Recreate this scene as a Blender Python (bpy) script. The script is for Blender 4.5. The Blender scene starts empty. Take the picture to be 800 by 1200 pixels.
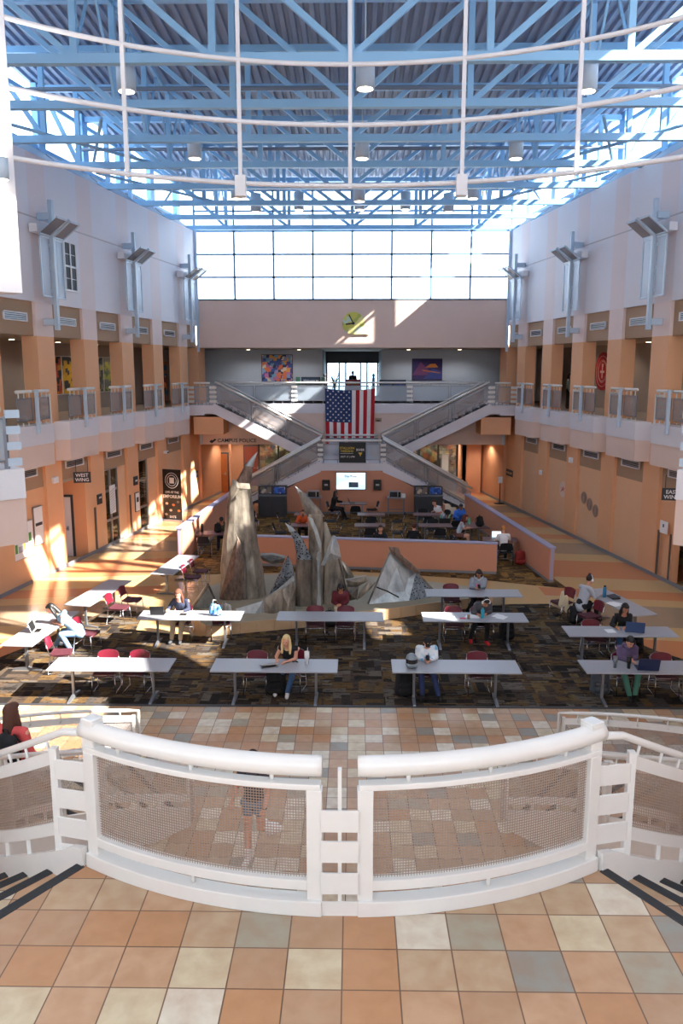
import bpy, bmesh, math, random
from math import sin, cos, pi, radians as R, sqrt, atan2
from mathutils import Vector, Matrix, Euler
random.seed(7)
SC = bpy.context.scene
COL = SC.collection
X0 = -0.08            # the hall's centre line
L1, L2 = 3.32, 5.03   # landing and upper level
# ------------------------------------------------------------------ camera
F, PITCH, YAW, H = 945.0, R(10.08), R(.85), 6.77
cam = bpy.data.cameras.new('camera'); co = bpy.data.objects.new('camera', cam); COL.objects.link(co)
cam.sensor_fit = 'HORIZONTAL'; cam.sensor_width = 36; cam.lens = F/800*36; cam.clip_end = 300; cam.clip_start = .05
co.location = (0, 0, H); co.rotation_euler = (pi/2-PITCH, 0, YAW); SC.camera = co
def ray(px, py):
    x = (px-400)/F; y = -(py-600)/F
    fy = cos(PITCH)+y*sin(PITCH); fz = -sin(PITCH)+y*cos(PITCH)
    return (x*cos(YAW)-fy*sin(YAW), x*sin(YAW)+fy*cos(YAW), fz)
def G(px, py, z=0.):
    d = ray(px, py); t = (z-H)/d[2]; return (d[0]*t, d[1]*t, z)
def W(px, py, Y):
    d = ray(px, py); t = Y/d[1]; return (d[0]*t, Y, H+d[2]*t)

# ------------------------------------------------------------------ materials
def lin(c):
    return tuple((v/255/12.92 if v/255 <= .04045 else ((v/255+.055)/1.055)**2.4) for v in c)
def newmat(name):
    m = bpy.data.materials.new(name); m.use_nodes = True
    nt = m.node_tree; b = nt.nodes['Principled BSDF']; return m, nt, b
def N(nt, t, **k):
    n = nt.nodes.new(t)
    for a, v in k.items(): setattr(n, a, v)
    return n
def mth(nt, op, a, b=None):
    n = N(nt, 'ShaderNodeMath', operation=op)
    for i, v in enumerate((a, b)):
        if v is None: continue
        if isinstance(v, (int, float)): n.inputs[i].default_value = v
        else: nt.links.new(v, n.inputs[i])
    return n.outputs[0]
def mixc(nt, f, a, b):
    n = N(nt, 'ShaderNodeMix', data_type='RGBA')
    for s, v in ((n.inputs[0], f), (n.inputs[6], a), (n.inputs[7], b)):
        if isinstance(v, (int, float)): s.default_value = v
        elif isinstance(v, tuple): s.default_value = (*v[:3], 1)
        else: nt.links.new(v, s)
    return n.outputs[2]
def mat(name, rgb, rough=.6, metal=0., var=.06, scale=3., emit=None, es=1., bump=0., spec=None, coat=0):
    m, nt, b = newmat(name); c = lin(rgb)
    pos = N(nt, 'ShaderNodeTexCoord').outputs['Object']
    no = N(nt, 'ShaderNodeTexNoise'); no.inputs['Scale'].default_value = scale; no.inputs['Detail'].default_value = 4
    nt.links.new(pos, no.inputs['Vector'])
    a = tuple(v*(1-var) for v in c); d = tuple(min(1, v*(1+var)) for v in c)
    nt.links.new(mixc(nt, no.outputs[0], a, d), b.inputs['Base Color'])
    b.inputs['Roughness'].default_value = rough; b.inputs['Metallic'].default_value = metal
    if coat: b.inputs['Coat Weight'].default_value = coat
    if spec is not None: b.inputs['Specular IOR Level'].default_value = spec
    if emit: b.inputs['Emission Color'].default_value = (*lin(emit), 1); b.inputs['Emission Strength'].default_value = es
    if bump:
        bn = N(nt, 'ShaderNodeBump'); bn.inputs['Strength'].default_value = bump; bn.inputs['Distance'].default_value = .02
        nt.links.new(no.outputs[0], bn.inputs['Height']); nt.links.new(bn.outputs[0], b.inputs['Normal'])
    return m
def mesh_screen(name, rgb, alpha, cell=.02):
    m, nt, b = newmat(name); b.inputs['Base Color'].default_value = (*lin(rgb), 1)
    b.inputs['Metallic'].default_value = .3; b.inputs['Roughness'].default_value = .45
    tr = N(nt, 'ShaderNodeBsdfTransparent'); mx = N(nt, 'ShaderNodeMixShader')
    g = N(nt, 'ShaderNodeTexNoise'); g.inputs['Scale'].default_value = 60; 
    v = mth(nt, 'ADD', mth(nt, 'MULTIPLY', g.outputs[0], .1), alpha-.05)
    nt.links.new(v, mx.inputs[0]); nt.links.new(tr.outputs[0], mx.inputs[1]); nt.links.new(b.outputs[0], mx.inputs[2])
    nt.links.new(mx.outputs[0], nt.nodes['Material Output'].inputs[0]); return m
def glass(name, tint=(235, 245, 250), refl=.12):
    m, nt, b = newmat(name)
    tr = N(nt, 'ShaderNodeBsdfTransparent'); tr.inputs[0].default_value = (*lin(tint), 1)
    gl = N(nt, 'ShaderNodeBsdfGlossy'); gl.inputs['Roughness'].default_value = .03
    mx = N(nt, 'ShaderNodeMixShader'); mx.inputs[0].default_value = refl
    nt.links.new(tr.outputs[0], mx.inputs[1]); nt.links.new(gl.outputs[0], mx.inputs[2])
    nt.links.new(mx.outputs[0], nt.nodes['Material Output'].inputs[0]); return m
def tile_mat(name, s, ox, oy, grout=.018):
    m, nt, b = newmat(name)
    geo = N(nt, 'ShaderNodeNewGeometry'); sp = N(nt, 'ShaderNodeSeparateXYZ'); nt.links.new(geo.outputs['Position'], sp.inputs[0])
    u = mth(nt, 'DIVIDE', mth(nt, 'SUBTRACT', sp.outputs[0], ox), s); v = mth(nt, 'DIVIDE', mth(nt, 'SUBTRACT', sp.outputs[1], oy), s)
    cb = N(nt, 'ShaderNodeCombineXYZ'); nt.links.new(mth(nt, 'FLOOR', u), cb.inputs[0]); nt.links.new(mth(nt, 'FLOOR', v), cb.inputs[1])
    wn = N(nt, 'ShaderNodeTexWhiteNoise', noise_dimensions='2D'); nt.links.new(cb.outputs[0], wn.inputs[0])
    rp = N(nt, 'ShaderNodeValToRGB'); rp.color_ramp.interpolation = 'CONSTANT'; e = rp.color_ramp.elements
    cols = [(0, (192, 156, 124)), (.2, (180, 146, 116)), (.38, (186, 140, 102)), (.52, (188, 162, 132)), (.64, (206, 192, 162)), (.76, (216, 208, 190)), (.88, (146, 146, 138)), (.95, (164, 158, 140))]
    e[0].color = (*lin(cols[0][1]), 1); e[1].position = cols[1][0]; e[1].color = (*lin(cols[1][1]), 1)
    for p, c in cols[2:]: q = e.new(p); q.color = (*lin(c), 1)
    nt.links.new(wn.outputs[0], rp.inputs[0])
    no = N(nt, 'ShaderNodeTexNoise'); no.inputs['Scale'].default_value = 7; no.inputs['Detail'].default_value = 6; no.inputs['Distortion'].default_value = .25
    nt.links.new(geo.outputs['Position'], no.inputs[0])
    k = mth(nt, 'MULTIPLY', mth(nt, 'SUBTRACT', no.outputs[0], .35), 1.1)
    c1 = mixc(nt, k, rp.outputs[0], lin((160, 112, 74)))
    def edge(w): 
        f = mth(nt, 'FRACT', w); return mth(nt, 'MINIMUM', f, mth(nt, 'SUBTRACT', 1., f))
    g = mth(nt, 'LESS_THAN', mth(nt, 'MINIMUM', edge(u), edge(v)), grout)
    nt.links.new(mixc(nt, g, c1, lin((112, 84, 66))), b.inputs['Base Color'])
    b.inputs['Roughness'].default_value = .36
    bn = N(nt, 'ShaderNodeBump'); bn.inputs['Strength'].default_value = .15; bn.inputs['Distance'].default_value = .01
    nt.links.new(no.outputs[0], bn.inputs['Height']); nt.links.new(bn.outputs[0], b.inputs['Normal'])
    return m
def carpet_mat(name, cols, sx, sy, dark=.35):
    m, nt, b = newmat(name)
    geo = N(nt, 'ShaderNodeNewGeometry')
    def layer(rot, scx, scy, off):
        mp = N(nt, 'ShaderNodeMapping'); mp.inputs['Location'].default_value = (off, off*.7, 0)
        mp.inputs['Scale'].default_value = (scx, scy, 0) if not rot else (scy, scx, 0); nt.links.new(geo.outputs['Position'], mp.inputs[0])
        sp0 = N(nt, 'ShaderNodeSeparateXYZ'); nt.links.new(mp.outputs[0], sp0.inputs[0])
        class sp: outputs = [sp0.outputs[1], sp0.outputs[0]] if rot else [sp0.outputs[0], sp0.outputs[1]]
        fy = mth(nt, 'FLOOR', sp.outputs[1]); w0 = N(nt, 'ShaderNodeTexWhiteNoise', noise_dimensions='1D'); nt.links.new(fy, w0.inputs['W'])
        fx = mth(nt, 'FLOOR', mth(nt, 'ADD', sp.outputs[0], mth(nt, 'MULTIPLY', w0.outputs[0], 5.)))
        cb = N(nt, 'ShaderNodeCombineXYZ'); nt.links.new(fx, cb.inputs[0]); nt.links.new(fy, cb.inputs[1])
        wn = N(nt, 'ShaderNodeTexWhiteNoise', noise_dimensions='2D'); nt.links.new(cb.outputs[0], wn.inputs[0])
        rp = N(nt, 'ShaderNodeValToRGB'); rp.color_ramp.interpolation = 'CONSTANT'; e = rp.color_ramp.elements
        n = len(cols); e[0].color = (*lin(cols[0]), 1); e[1].position = 1/n; e[1].color = (*lin(cols[1]), 1)
        for i in range(2, n): q = e.new(i/n); q.color = (*lin(cols[i]), 1)
        nt.links.new(wn.outputs[0], rp.inputs[0]); return rp.outputs[0], wn.outputs[0]
    a, wa = layer(0, sx, sy, 0); c, wc = layer(pi/2, sx, sy, 3.3); d, wd = layer(0, sx*1.6, sy*3.4, 9.1)
    ch = N(nt, 'ShaderNodeTexChecker'); ch.inputs['Scale'].default_value = 1.55; nt.links.new(geo.outputs['Position'], ch.inputs[0])
    x = mixc(nt, ch.outputs['Fac'], a, c); x = mixc(nt, mth(nt, 'GREATER_THAN', wa, .7), x, d)
    no = N(nt, 'ShaderNodeTexNoise'); no.inputs['Scale'].default_value = 5.; no.inputs['Detail'].default_value = 8; no.inputs['Roughness'].default_value = .75
    mp = N(nt, 'ShaderNodeMapping'); mp.inputs['Scale'].default_value = (1, 2.4, 1); nt.links.new(geo.outputs['Position'], mp.inputs[0]); nt.links.new(mp.outputs[0], no.inputs[0])
    f = mth(nt, 'GREATER_THAN', no.outputs[0], .56)
    x = mixc(nt, mth(nt, 'MULTIPLY', f, dark+.4), x, lin((26, 22, 20)))
    nt.links.new(x, b.inputs['Base Color']); b.inputs['Roughness'].default_value = .95; b.inputs['Specular IOR Level'].default_value = .1
    return m
def terrazzo():
    m, nt, b = newmat('terrazzo_bands')
    geo = N(nt, 'ShaderNodeNewGeometry'); sp = N(nt, 'ShaderNodeSeparateXYZ'); nt.links.new(geo.outputs['Position'], sp.inputs[0])
    ax = mth(nt, 'ABSOLUTE', mth(nt, 'ADD', sp.outputs[0], .08))
    # bands cross the side aisles; a beige oval field lies around the sculpture
    t = mth(nt, 'FRACT', mth(nt, 'DIVIDE', mth(nt, 'SUBTRACT', sp.outputs[1], mth(nt, 'MULTIPLY', ax, -.15)), 8.6))
    rp = N(nt, 'ShaderNodeValToRGB'); rp.color_ramp.interpolation = 'CONSTANT'; e = rp.color_ramp.elements
    beige, orange, grey = (206, 172, 122), (203, 134, 92), (162, 142, 118)
    cols = [(0, beige), (.14, orange), (.42, beige), (.55, grey), (.78, beige), (.86, orange), (.97, beige)]
    e[0].color = (*lin(cols[0][1]), 1); e[1].position = .14; e[1].color = (*lin(cols[1][1]), 1)
    for p, c in cols[2:]: q = e.new(p); q.color = (*lin(c), 1)
    nt.links.new(t, rp.inputs[0])
    inner = mth(nt, 'LESS_THAN', ax, 5.9)
    x = mixc(nt, inner, rp.outputs[0], lin((204, 170, 120)))
    no = N(nt, 'ShaderNodeTexNoise'); no.inputs['Scale'].default_value = 90; nt.links.new(geo.outputs['Position'], no.inputs[0])
    x = mixc(nt, mth(nt, 'MULTIPLY', no.outputs[0], .16), x, lin((120, 84, 60)))
    nt.links.new(x, b.inputs['Base Color']); b.inputs['Roughness'].default_value = .17; b.inputs['Specular IOR Level'].default_value = .4
    return m
def striped_wall():
    m, nt, b = newmat('painted_panel_stripes')
    geo = N(nt, 'ShaderNodeNewGeometry'); sp = N(nt, 'ShaderNodeSeparateXYZ'); nt.links.new(geo.outputs['Position'], sp.inputs[0])
    t = mth(nt, 'FRACT', mth(nt, 'ADD', mth(nt, 'DIVIDE', mth(nt, 'SUBTRACT', sp.outputs[1], 39.05-.53), 3.1), 20.))
    x = mixc(nt, mth(nt, 'LESS_THAN', t, .34), lin((230, 229, 236)), lin((232, 220, 221)))
    j = mth(nt, 'LESS_THAN', mth(nt, 'ABSOLUTE', mth(nt, 'SUBTRACT', sp.outputs[2], 11.45)), .025)
    x = mixc(nt, j, x, lin((196, 188, 190)))
    no = N(nt, 'ShaderNodeTexNoise'); no.inputs['Scale'].default_value = 1.4; nt.links.new(geo.outputs['Position'], no.inputs[0])
    x = mixc(nt, mth(nt, 'MULTIPLY', no.outputs[0], .08), x, lin((190, 170, 165)))
    nt.links.new(x, b.inputs['Base Color']); b.inputs['Roughness'].default_value = .75; return m
def poster_mat(name, cols, scale=6., es=0.):
    m, nt, b = newmat(name)
    tc = N(nt, 'ShaderNodeTexCoord'); vo = N(nt, 'ShaderNodeTexVoronoi', distance='CHEBYCHEV'); vo.inputs['Scale'].default_value = scale
    nt.links.new(tc.outputs['Object'], vo.inputs['Vector'])
    wn = N(nt, 'ShaderNodeTexWhiteNoise', noise_dimensions='3D'); nt.links.new(vo.outputs['Color'], wn.inputs[0])
    rp = N(nt, 'ShaderNodeValToRGB'); rp.color_ramp.interpolation = 'CONSTANT'; e = rp.color_ramp.elements; n = len(cols)
    e[0].color = (*lin(cols[0]), 1); e[1].position = 1/n; e[1].color = (*lin(cols[1]), 1)
    for i in range(2, n): q = e.new(i/n); q.color = (*lin(cols[i]), 1)
    nt.links.new(wn.outputs[0], rp.inputs[0]); nt.links.new(rp.outputs[0], b.inputs['Base Color']); b.inputs['Roughness'].default_value = .5
    if es: nt.links.new(rp.outputs[0], b.inputs['Emission Color']); b.inputs['Emission Strength'].default_value = es
    return m
def steel_mat(name, c1, c2, scale, rough, holes=False):
    m, nt, b = newmat(name)
    tc = N(nt, 'ShaderNodeNewGeometry'); mp = N(nt, 'ShaderNodeMapping'); mp.inputs['Scale'].default_value = (1, 1, .35); nt.links.new(tc.outputs['Position'], mp.inputs[0])
    no = N(nt, 'ShaderNodeTexNoise'); no.inputs['Scale'].default_value = scale; no.inputs['Detail'].default_value = 7; no.inputs['Roughness'].default_value = .65; nt.links.new(mp.outputs[0], no.inputs[0])
    rp = N(nt, 'ShaderNodeValToRGB'); rp.color_ramp.elements[0].position = .32; rp.color_ramp.elements[1].position = .7
    rp.color_ramp.elements[0].color = (*lin(c1), 1); rp.color_ramp.elements[1].color = (*lin(c2), 1); nt.links.new(no.outputs[0], rp.inputs[0])
    x = rp.outputs[0]
    if holes:
        vo = N(nt, 'ShaderNodeTexVoronoi'); vo.inputs['Scale'].default_value = 15.; nt.links.new(tc.outputs['Position'], vo.inputs[0])
        x = mixc(nt, mth(nt, 'LESS_THAN', vo.outputs['Distance'], .33), x, lin((28, 30, 34)))
    nt.links.new(x, b.inputs['Base Color']); b.inputs['Metallic'].default_value = .45
    r2 = mth(nt, 'ADD', mth(nt, 'MULTIPLY', no.outputs[0], .35), rough-.15); nt.links.new(r2, b.inputs['Roughness'])
    bn = N(nt, 'ShaderNodeBump'); bn.inputs['Strength'].default_value = .35; bn.inputs['Distance'].default_value = .04
    nt.links.new(no.outputs[0], bn.inputs['Height']); nt.links.new(bn.outputs[0], b.inputs['Normal']); return m

M = {}
M['tile'] = tile_mat('quarry_tiles_lower', .3235, -.09, 15.48)
M['tile_up'] = tile_mat('quarry_tiles_landing', .328, .27, 4.333, .013)
M['terrazzo'] = terrazzo()
M['carpet'] = carpet_mat('patchwork_carpet', [(80, 68, 58), (54, 47, 43), (96, 74, 48), (70, 58, 50), (98, 90, 82), (40, 36, 34), (88, 68, 44), (70, 65, 62), (48, 41, 38), (104, 88, 60)], 1.7, 5.5)
M['carpet_gold'] = carpet_mat('gold_patchwork_carpet', [(124, 92, 52), (92, 70, 46), (146, 108, 58), (106, 82, 54), (68, 53, 40), (132, 100, 62)], 1.9, 4.6)
M['stripes'] = striped_wall()
M['peach'] = mat('peach_paint', (228, 172, 130), .7, scale=1.2)
M['peach_pale'] = mat('pale_peach_paint', (222, 197, 184), .7, scale=1.2)
M['peach_deep'] = mat('deep_peach_paint', (210, 148, 112), .65, scale=1.2)
M['lowwall'] = mat('low_wall_paint', (206, 142, 112), .65, scale=1.2)
M['cream'] = mat('cream_panel_paint', (226, 180, 142), .7, scale=1.2)
M['pinkcol'] = mat('pale_pink_paint', (228, 208, 202), .7, scale=1.2)
M['tan'] = mat('tan_paint', (168, 138, 112), .75, scale=1.2)
M['white'] = mat('white_paint', (228, 228, 232), .45, var=.03)
M['whitewall'] = mat('white_wall_paint', (232, 232, 238), .6, var=.03)
M['rail'] = mat('white_enamel', (226, 224, 220), .28, var=.04, scale=8, coat=.3)
M['rail_blue'] = mat('pale_blue_enamel', (186, 204, 220), .35, var=.03)
M['fascia'] = mat('fascia_white', (218, 216, 222), .55, var=.03)
M['blue'] = mat('light_blue_steel', (150, 200, 238), .4, var=.05, scale=2)
M['bluegrey'] = mat('grey_blue_paint', (122, 138, 158), .6)
M['deck'] = mat('galvanised_deck', (142, 160, 188), .5, metal=0)
M['grey_up'] = mat('grey_wall_paint', (176, 182, 190), .7, scale=1)
M['taupe'] = mat('taupe_wall_paint', (166, 150, 136), .7, scale=1)
M['soffit'] = mat('soffit_paint', (190, 170, 148), .8)
M['base'] = mat('grey_vinyl_base', (128, 126, 130), .5)
M['lav'] = mat('lavender_cap', (160, 158, 186), .4)
M['wire'] = mat('brown_steel_wire', (168, 148, 134), .4, metal=.3)
M['screen'] = mesh_screen('perforated_screen', (166, 162, 164), .45)
M['screen_lt'] = mesh_screen('galvanised_screen', (178, 192, 206), .6)
M['screen_dk'] = mesh_screen('dark_screen', (110, 100, 96), .8)
M['glass'] = glass('clear_glass'); M['glass_dk'] = glass('shop_glass', (190, 195, 190), .15)
M['frost'] = glass('frosted_pane', (250, 252, 255), .04)
M['mullion'] = mat('window_bar_paint', (120, 150, 180), .5)
M['alu'] = mat('brushed_aluminium', (176, 178, 182), .35, metal=.8)
M['chrome'] = mat('chrome', (200, 200, 205), .2, metal=1)
M['black'] = mat('black_plastic', (22, 22, 24), .45); M['blackf'] = mat('black_fabric', (24, 24, 28), .9)
M['dark'] = mat('charcoal', (52, 54, 60), .6); M['nosing'] = mat('grooved_rubber', (58, 60, 64), .7)
M['grey_top'] = mat('grey_laminate', (158, 160, 168), .35, var=.04, scale=10)
M['leggrey'] = mat('grey_metal', (128, 132, 140), .35, metal=.6)
M['maroon'] = mat('maroon_plastic', (100, 18, 38), .4, coat=.2); M['maroon_seat'] = mat('maroon_upholstery', (74, 22, 36), .8)
M['brown_top'] = mat('dark_plum_laminate', (104, 74, 76), .35)
M['doorwood'] = mat('orange_wood_door', (168, 92, 40), .4, scale=5, var=.15); M['redwood'] = mat('red_wood_door', (120, 48, 28), .4, scale=5, var=.15)
M['paper'] = mat('paper', (232, 232, 234), .8, var=.02); M['red'] = mat('flag_red', (176, 22, 36), .8); M['navy'] = mat('flag_navy', (36, 56, 104), .8)
M['flagwhite'] = mat('flag_white', (226, 222, 222), .85); M['redsign'] = mat('red_sign', (176, 24, 30), .5)
M['gold'] = mat('gold_print', (214, 186, 60), .5); M['lamp'] = mat('lamp_glow', (255, 240, 220), .5, emit=(255, 232, 200), es=10.)
M['screenon'] = poster_mat('lit_screen', [(210, 232, 240), (236, 244, 248), (190, 220, 236), (228, 238, 240)], 3., 1.3)
M['skin'] = mat('light_skin', (214, 156, 130), .5, scale=20); M['skin2'] = mat('tan_skin', (186, 126, 96), .5, scale=20); M['skin3'] = mat('brown_skin', (140, 88, 64), .5, scale=20)
M['steel'] = steel_mat('weathered_steel', (88, 82, 76), (186, 176, 160), 3.2, .4); M['steel_dk'] = steel_mat('dark_weathered_steel', (62, 60, 60), (150, 138, 124), 4., .42)
M['steel_br'] = steel_mat('pitted_bronze', (84, 66, 58), (150, 126, 112), 14., .6); M['steel_lt'] = steel_mat('pale_galvanised_steel', (120, 126, 130), (196, 202, 202), 3., .4)
M['steel_ho'] = steel_mat('pierced_steel', (78, 84, 92), (138, 146, 152), 8., .5, True)
M['plinth'] = mat('grey_stone', (152, 142, 122), .7, scale=4, var=.12); M['plinth_side'] = mat('tan_stone_tile', (190, 158, 122), .6, scale=3, var=.12)
def cm(rgb, rough=.8, name=None, **k):
    key = (tuple(rgb), rough)
    if key not in M: M[key] = mat(name or 'dyed_%02x%02x%02x' % tuple(rgb), rgb, rough, scale=12, **k)
    return M[key]

# ------------------------------------------------------------------ mesh builder
class MB:
    def __init__(s): s.v = []; s.f = []; s.m = []; s.mats = []; s.cur = 0; s.T = Matrix.Identity(4); s.smooth = []; s.sm = False
    def mat(s, m):
        if m not in s.mats: s.mats.append(m)
        s.cur = s.mats.index(m); return s
    def add(s, vs, fs):
        o = len(s.v); s.v += [tuple(s.T @ Vector(p)) for p in vs]
        s.f += [tuple(i+o for i in f) for f in fs]; s.m += [s.cur]*len(fs); s.smooth += [s.sm]*len(fs); return s
    def box(s, x0, x1, y0, y1, z0, z1):
        return s.hexa([(x0,y0),(x1,y0),(x1,y1),(x0,y1)], z0, z1)
    def hexa(s, q, z0, z1):
        return s.prism(q, z0, z1)
    def prism(s, q, z0, z1):   # polygon in xy, counter-clockwise or not
        a = sum(q[i][0]*q[(i+1) % len(q)][1]-q[(i+1) % len(q)][0]*q[i][1] for i in range(len(q)))
        if a < 0: q = q[::-1]
        n = len(q); vs = [(x, y, z0) for x, y in q]+[(x, y, z1) for x, y in q]
        fs = [tuple(range(n))[::-1], tuple(range(n, 2*n))]+[(i, (i+1) % n, n+(i+1) % n, n+i) for i in range(n)]
        return s.add(vs, fs)
    def xz(s, q, y0, y1):      # polygon in xz, extruded along y
        a = sum(q[i][0]*q[(i+1) % len(q)][1]-q[(i+1) % len(q)][0]*q[i][1] for i in range(len(q)))
        if a < 0: q = q[::-1]
        n = len(q); vs = [(x, y0, z) for x, z in q]+[(x, y1, z) for x, z in q]
        fs = [tuple(range(n)), tuple(range(n, 2*n))[::-1]]+[((i+1) % n, i, n+i, n+(i+1) % n) for i in range(n)]
        return s.add(vs, fs)
    def bar(s, a, b, w, h=None, up=(0, 0, 1)):   # rectangular bar from a to b
        h = h or w; a = Vector(a); b = Vector(b); d = (b-a).normalized(); u = Vector(up)
        if abs(d.dot(u)) > .98: u = Vector((1, 0, 0)) if abs(d.x) < .9 else Vector((0, 1, 0))
        sd = d.cross(u).normalized(); u = sd.cross(d).normalized()
        vs = [tuple(p+sd*(w/2*i)+u*(h/2*j)) for p in (a, b) for i, j in ((-1, -1), (1, -1), (1, 1), (-1, 1))]
        return s.add(vs, [(3, 2, 1, 0), (4, 5, 6, 7), (0, 1, 5, 4), (1, 2, 6, 5), (2, 3, 7, 6), (3, 0, 4, 7)])
    def tube(s, pts, r, n=8, cap=True):
        pts = [Vector(p) for p in pts]; rs = r if isinstance(r, (list, tuple)) else [r]*len(pts); vs = []; fs = []; ref = None
        for i, p in enumerate(pts):
            d = (pts[min(i+1, len(pts)-1)]-pts[max(i-1, 0)]).normalized()
            if ref is None: ref = Vector((0, 0, 1)) if abs(d.z) < .9 else Vector((1, 0, 0))
            sd = d.cross(ref).normalized(); ref2 = sd.cross(d).normalized(); ref = ref2
            for k in range(n):
                t = 2*pi*k/n; vs.append(tuple(p+(sd*cos(t)+ref2*sin(t))*rs[i]))
        for i in range(len(pts)-1):
            for k in range(n): a = i*n+k; b = i*n+(k+1) % n; fs.append((a, b, b+n, a+n))
        if cap: fs += [tuple(range(n))[::-1], tuple((len(pts)-1)*n+k for k in range(n))]
        q = s.sm; s.sm = n > 5; s.add(vs, fs); s.sm = q; return s
    def lathe(s, prof, c=(0, 0, 0), n=16):
        vs = []; fs = []
        for r, z in prof:
            for k in range(n): t = 2*pi*k/n; vs.append((c[0]+r*cos(t), c[1]+r*sin(t), c[2]+z))
        for i in range(len(prof)-1):
            for k in range(n): a = i*n+k; b = i*n+(k+1) % n; fs.append((a, b, b+n, a+n))
        fs += [tuple(range(n))[::-1], tuple((len(prof)-1)*n+k for k in range(n))]
        q = s.sm; s.sm = True; s.add(vs, fs); s.sm = q; return s
    def grid(s, P, closed=False):     # rows of points
        n = len(P[0]); vs = [p for row in P for p in row]; fs = []
        for i in range(len(P)-1):
            for k in range(n if closed else n-1): a = i*n+k; b = i*n+(k+1) % n; fs.append((a, b, b+n, a+n))
        if closed: fs += [tuple(range(n))[::-1], tuple((len(P)-1)*n+k for k in range(n))]
        return s.add(vs, fs)
    def sheet(s, P, t):               # grid with thickness t along y
        n = len(P[0]); m = len(P); s.grid(P); s.grid([[(x, y+t, z) for x, y, z in row][::-1] for row in P])
        return s
    def arc(s, r0, r1, t0, t1, z0, z1, n=24, c=(X0, 8.)):  # annular sector; angle measured from -y towards -x (t) ; z can be (start,end)
        z0 = z0 if isinstance(z0, tuple) else (z0, z0); z1 = z1 if isinstance(z1, tuple) else (z1, z1); vs = []; fs = []
        for i in range(n+1):
            k = i/n; t = t0+(t1-t0)*k; a = z0[0]+(z0[1]-z0[0])*k; b = z1[0]+(z1[1]-z1[0])*k
            ra = r0 if not isinstance(r0, tuple) else r0[0]+(r0[1]-r0[0])*k; rb = r1 if not isinstance(r1, tuple) else r1[0]+(r1[1]-r1[0])*k
            for r, z in ((ra, a), (rb, a), (rb, b), (ra, b)): vs.append((c[0]-r*sin(t), c[1]-r*cos(t), z))
        for i in range(n):
            for k in range(4): a = i*4+k; b = i*4+(k+1) % 4; fs.append((a, b, b+4, a+4))
        fs += [(3, 2, 1, 0), (n*4, n*4+1, n*4+2, n*4+3)]
        return s.add(vs, fs)
    def build(s, name, m=None, parent=None, bevel=0, seg=2, **tags):
        me = bpy.data.meshes.new(name); me.from_pydata(s.v, [], s.f)
        ms = s.mats if s.mats else [m]
        for x in ms: me.materials.append(x)
        me.polygons.foreach_set('material_index', s.m if s.mats else [0]*len(s.f)); me.polygons.foreach_set('use_smooth', s.smooth)
        bm = bmesh.new(); bm.from_mesh(me); bmesh.ops.recalc_face_normals(bm, faces=bm.faces); bm.to_mesh(me); bm.free()
        o = bpy.data.objects.new(name, me); COL.objects.link(o)
        if parent: o.parent = parent
        if bevel:
            b = o.modifiers.new('bevel', 'BEVEL'); b.width = bevel; b.segments = seg; b.limit_method = 'ANGLE'
        for k, v in tags.items(): o[k] = v
        return o
def tag(o, label=None, cat=None, group=None):
    if label: o['label'] = label
    if cat: o['category'] = cat
    if group: o['group'] = group
    return o
def struct(o): o['kind'] = 'structure'; return o
def thing(name, label, cat, group=None, loc=(0, 0, 0), rz=0.):
    o = bpy.data.objects.new(name, None); COL.objects.link(o); o.location = loc; o.rotation_euler = (0, 0, rz); o.empty_display_size = .2
    return tag(o, label, cat, group)
def dup(root, loc, rz=None, label=None, group=None):
    def cp(o, par):
        c = o.copy(); COL.objects.link(c); c.parent = par
        for ch in list(o.children): cp(ch, c)
        return c
    c = cp(root, None); c.location = loc
    if rz is not None: c.rotation_euler = (0, 0, rz)
    if label: c['label'] = label
    if group: c['group'] = group
    return c
def text(name, body, size, m, loc, rot, parent=None, ext=.004, ax='CENTER'):
    cu = bpy.data.curves.new(name, 'FONT'); cu.body = body; cu.size = size; cu.extrude = ext; cu.align_x = ax; cu.align_y = 'CENTER'; cu.resolution_u = 2; cu.offset = size*.012
    o = bpy.data.objects.new(name, cu); COL.objects.link(o)
    me = bpy.data.meshes.new_from_object(o.evaluated_get(bpy.context.evaluated_depsgraph_get())); bpy.data.objects.remove(o)
    me.materials.clear(); me.materials.append(m)
    o = bpy.data.objects.new(name, me); COL.objects.link(o); o.location = loc; o.rotation_euler = rot; o.parent = parent; return o
FRONT = (pi/2, 0, 0)

# ================================================================== THE SETTING
def w(Y): return 7.72+.154*(41-Y)
SL = .154
WA = atan2(.154, 1)
def P(s, Y, out): return (X0+s*(w(Y)+out), Y)
def slab(mb, s, Ya, Yb, oa, ob, z0, z1):   # box hugging a splayed side wall
    return mb.prism([P(s, Ya, oa), P(s, Yb, oa), P(s, Yb, ob), P(s, Ya, ob)], z0, z1)
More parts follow.
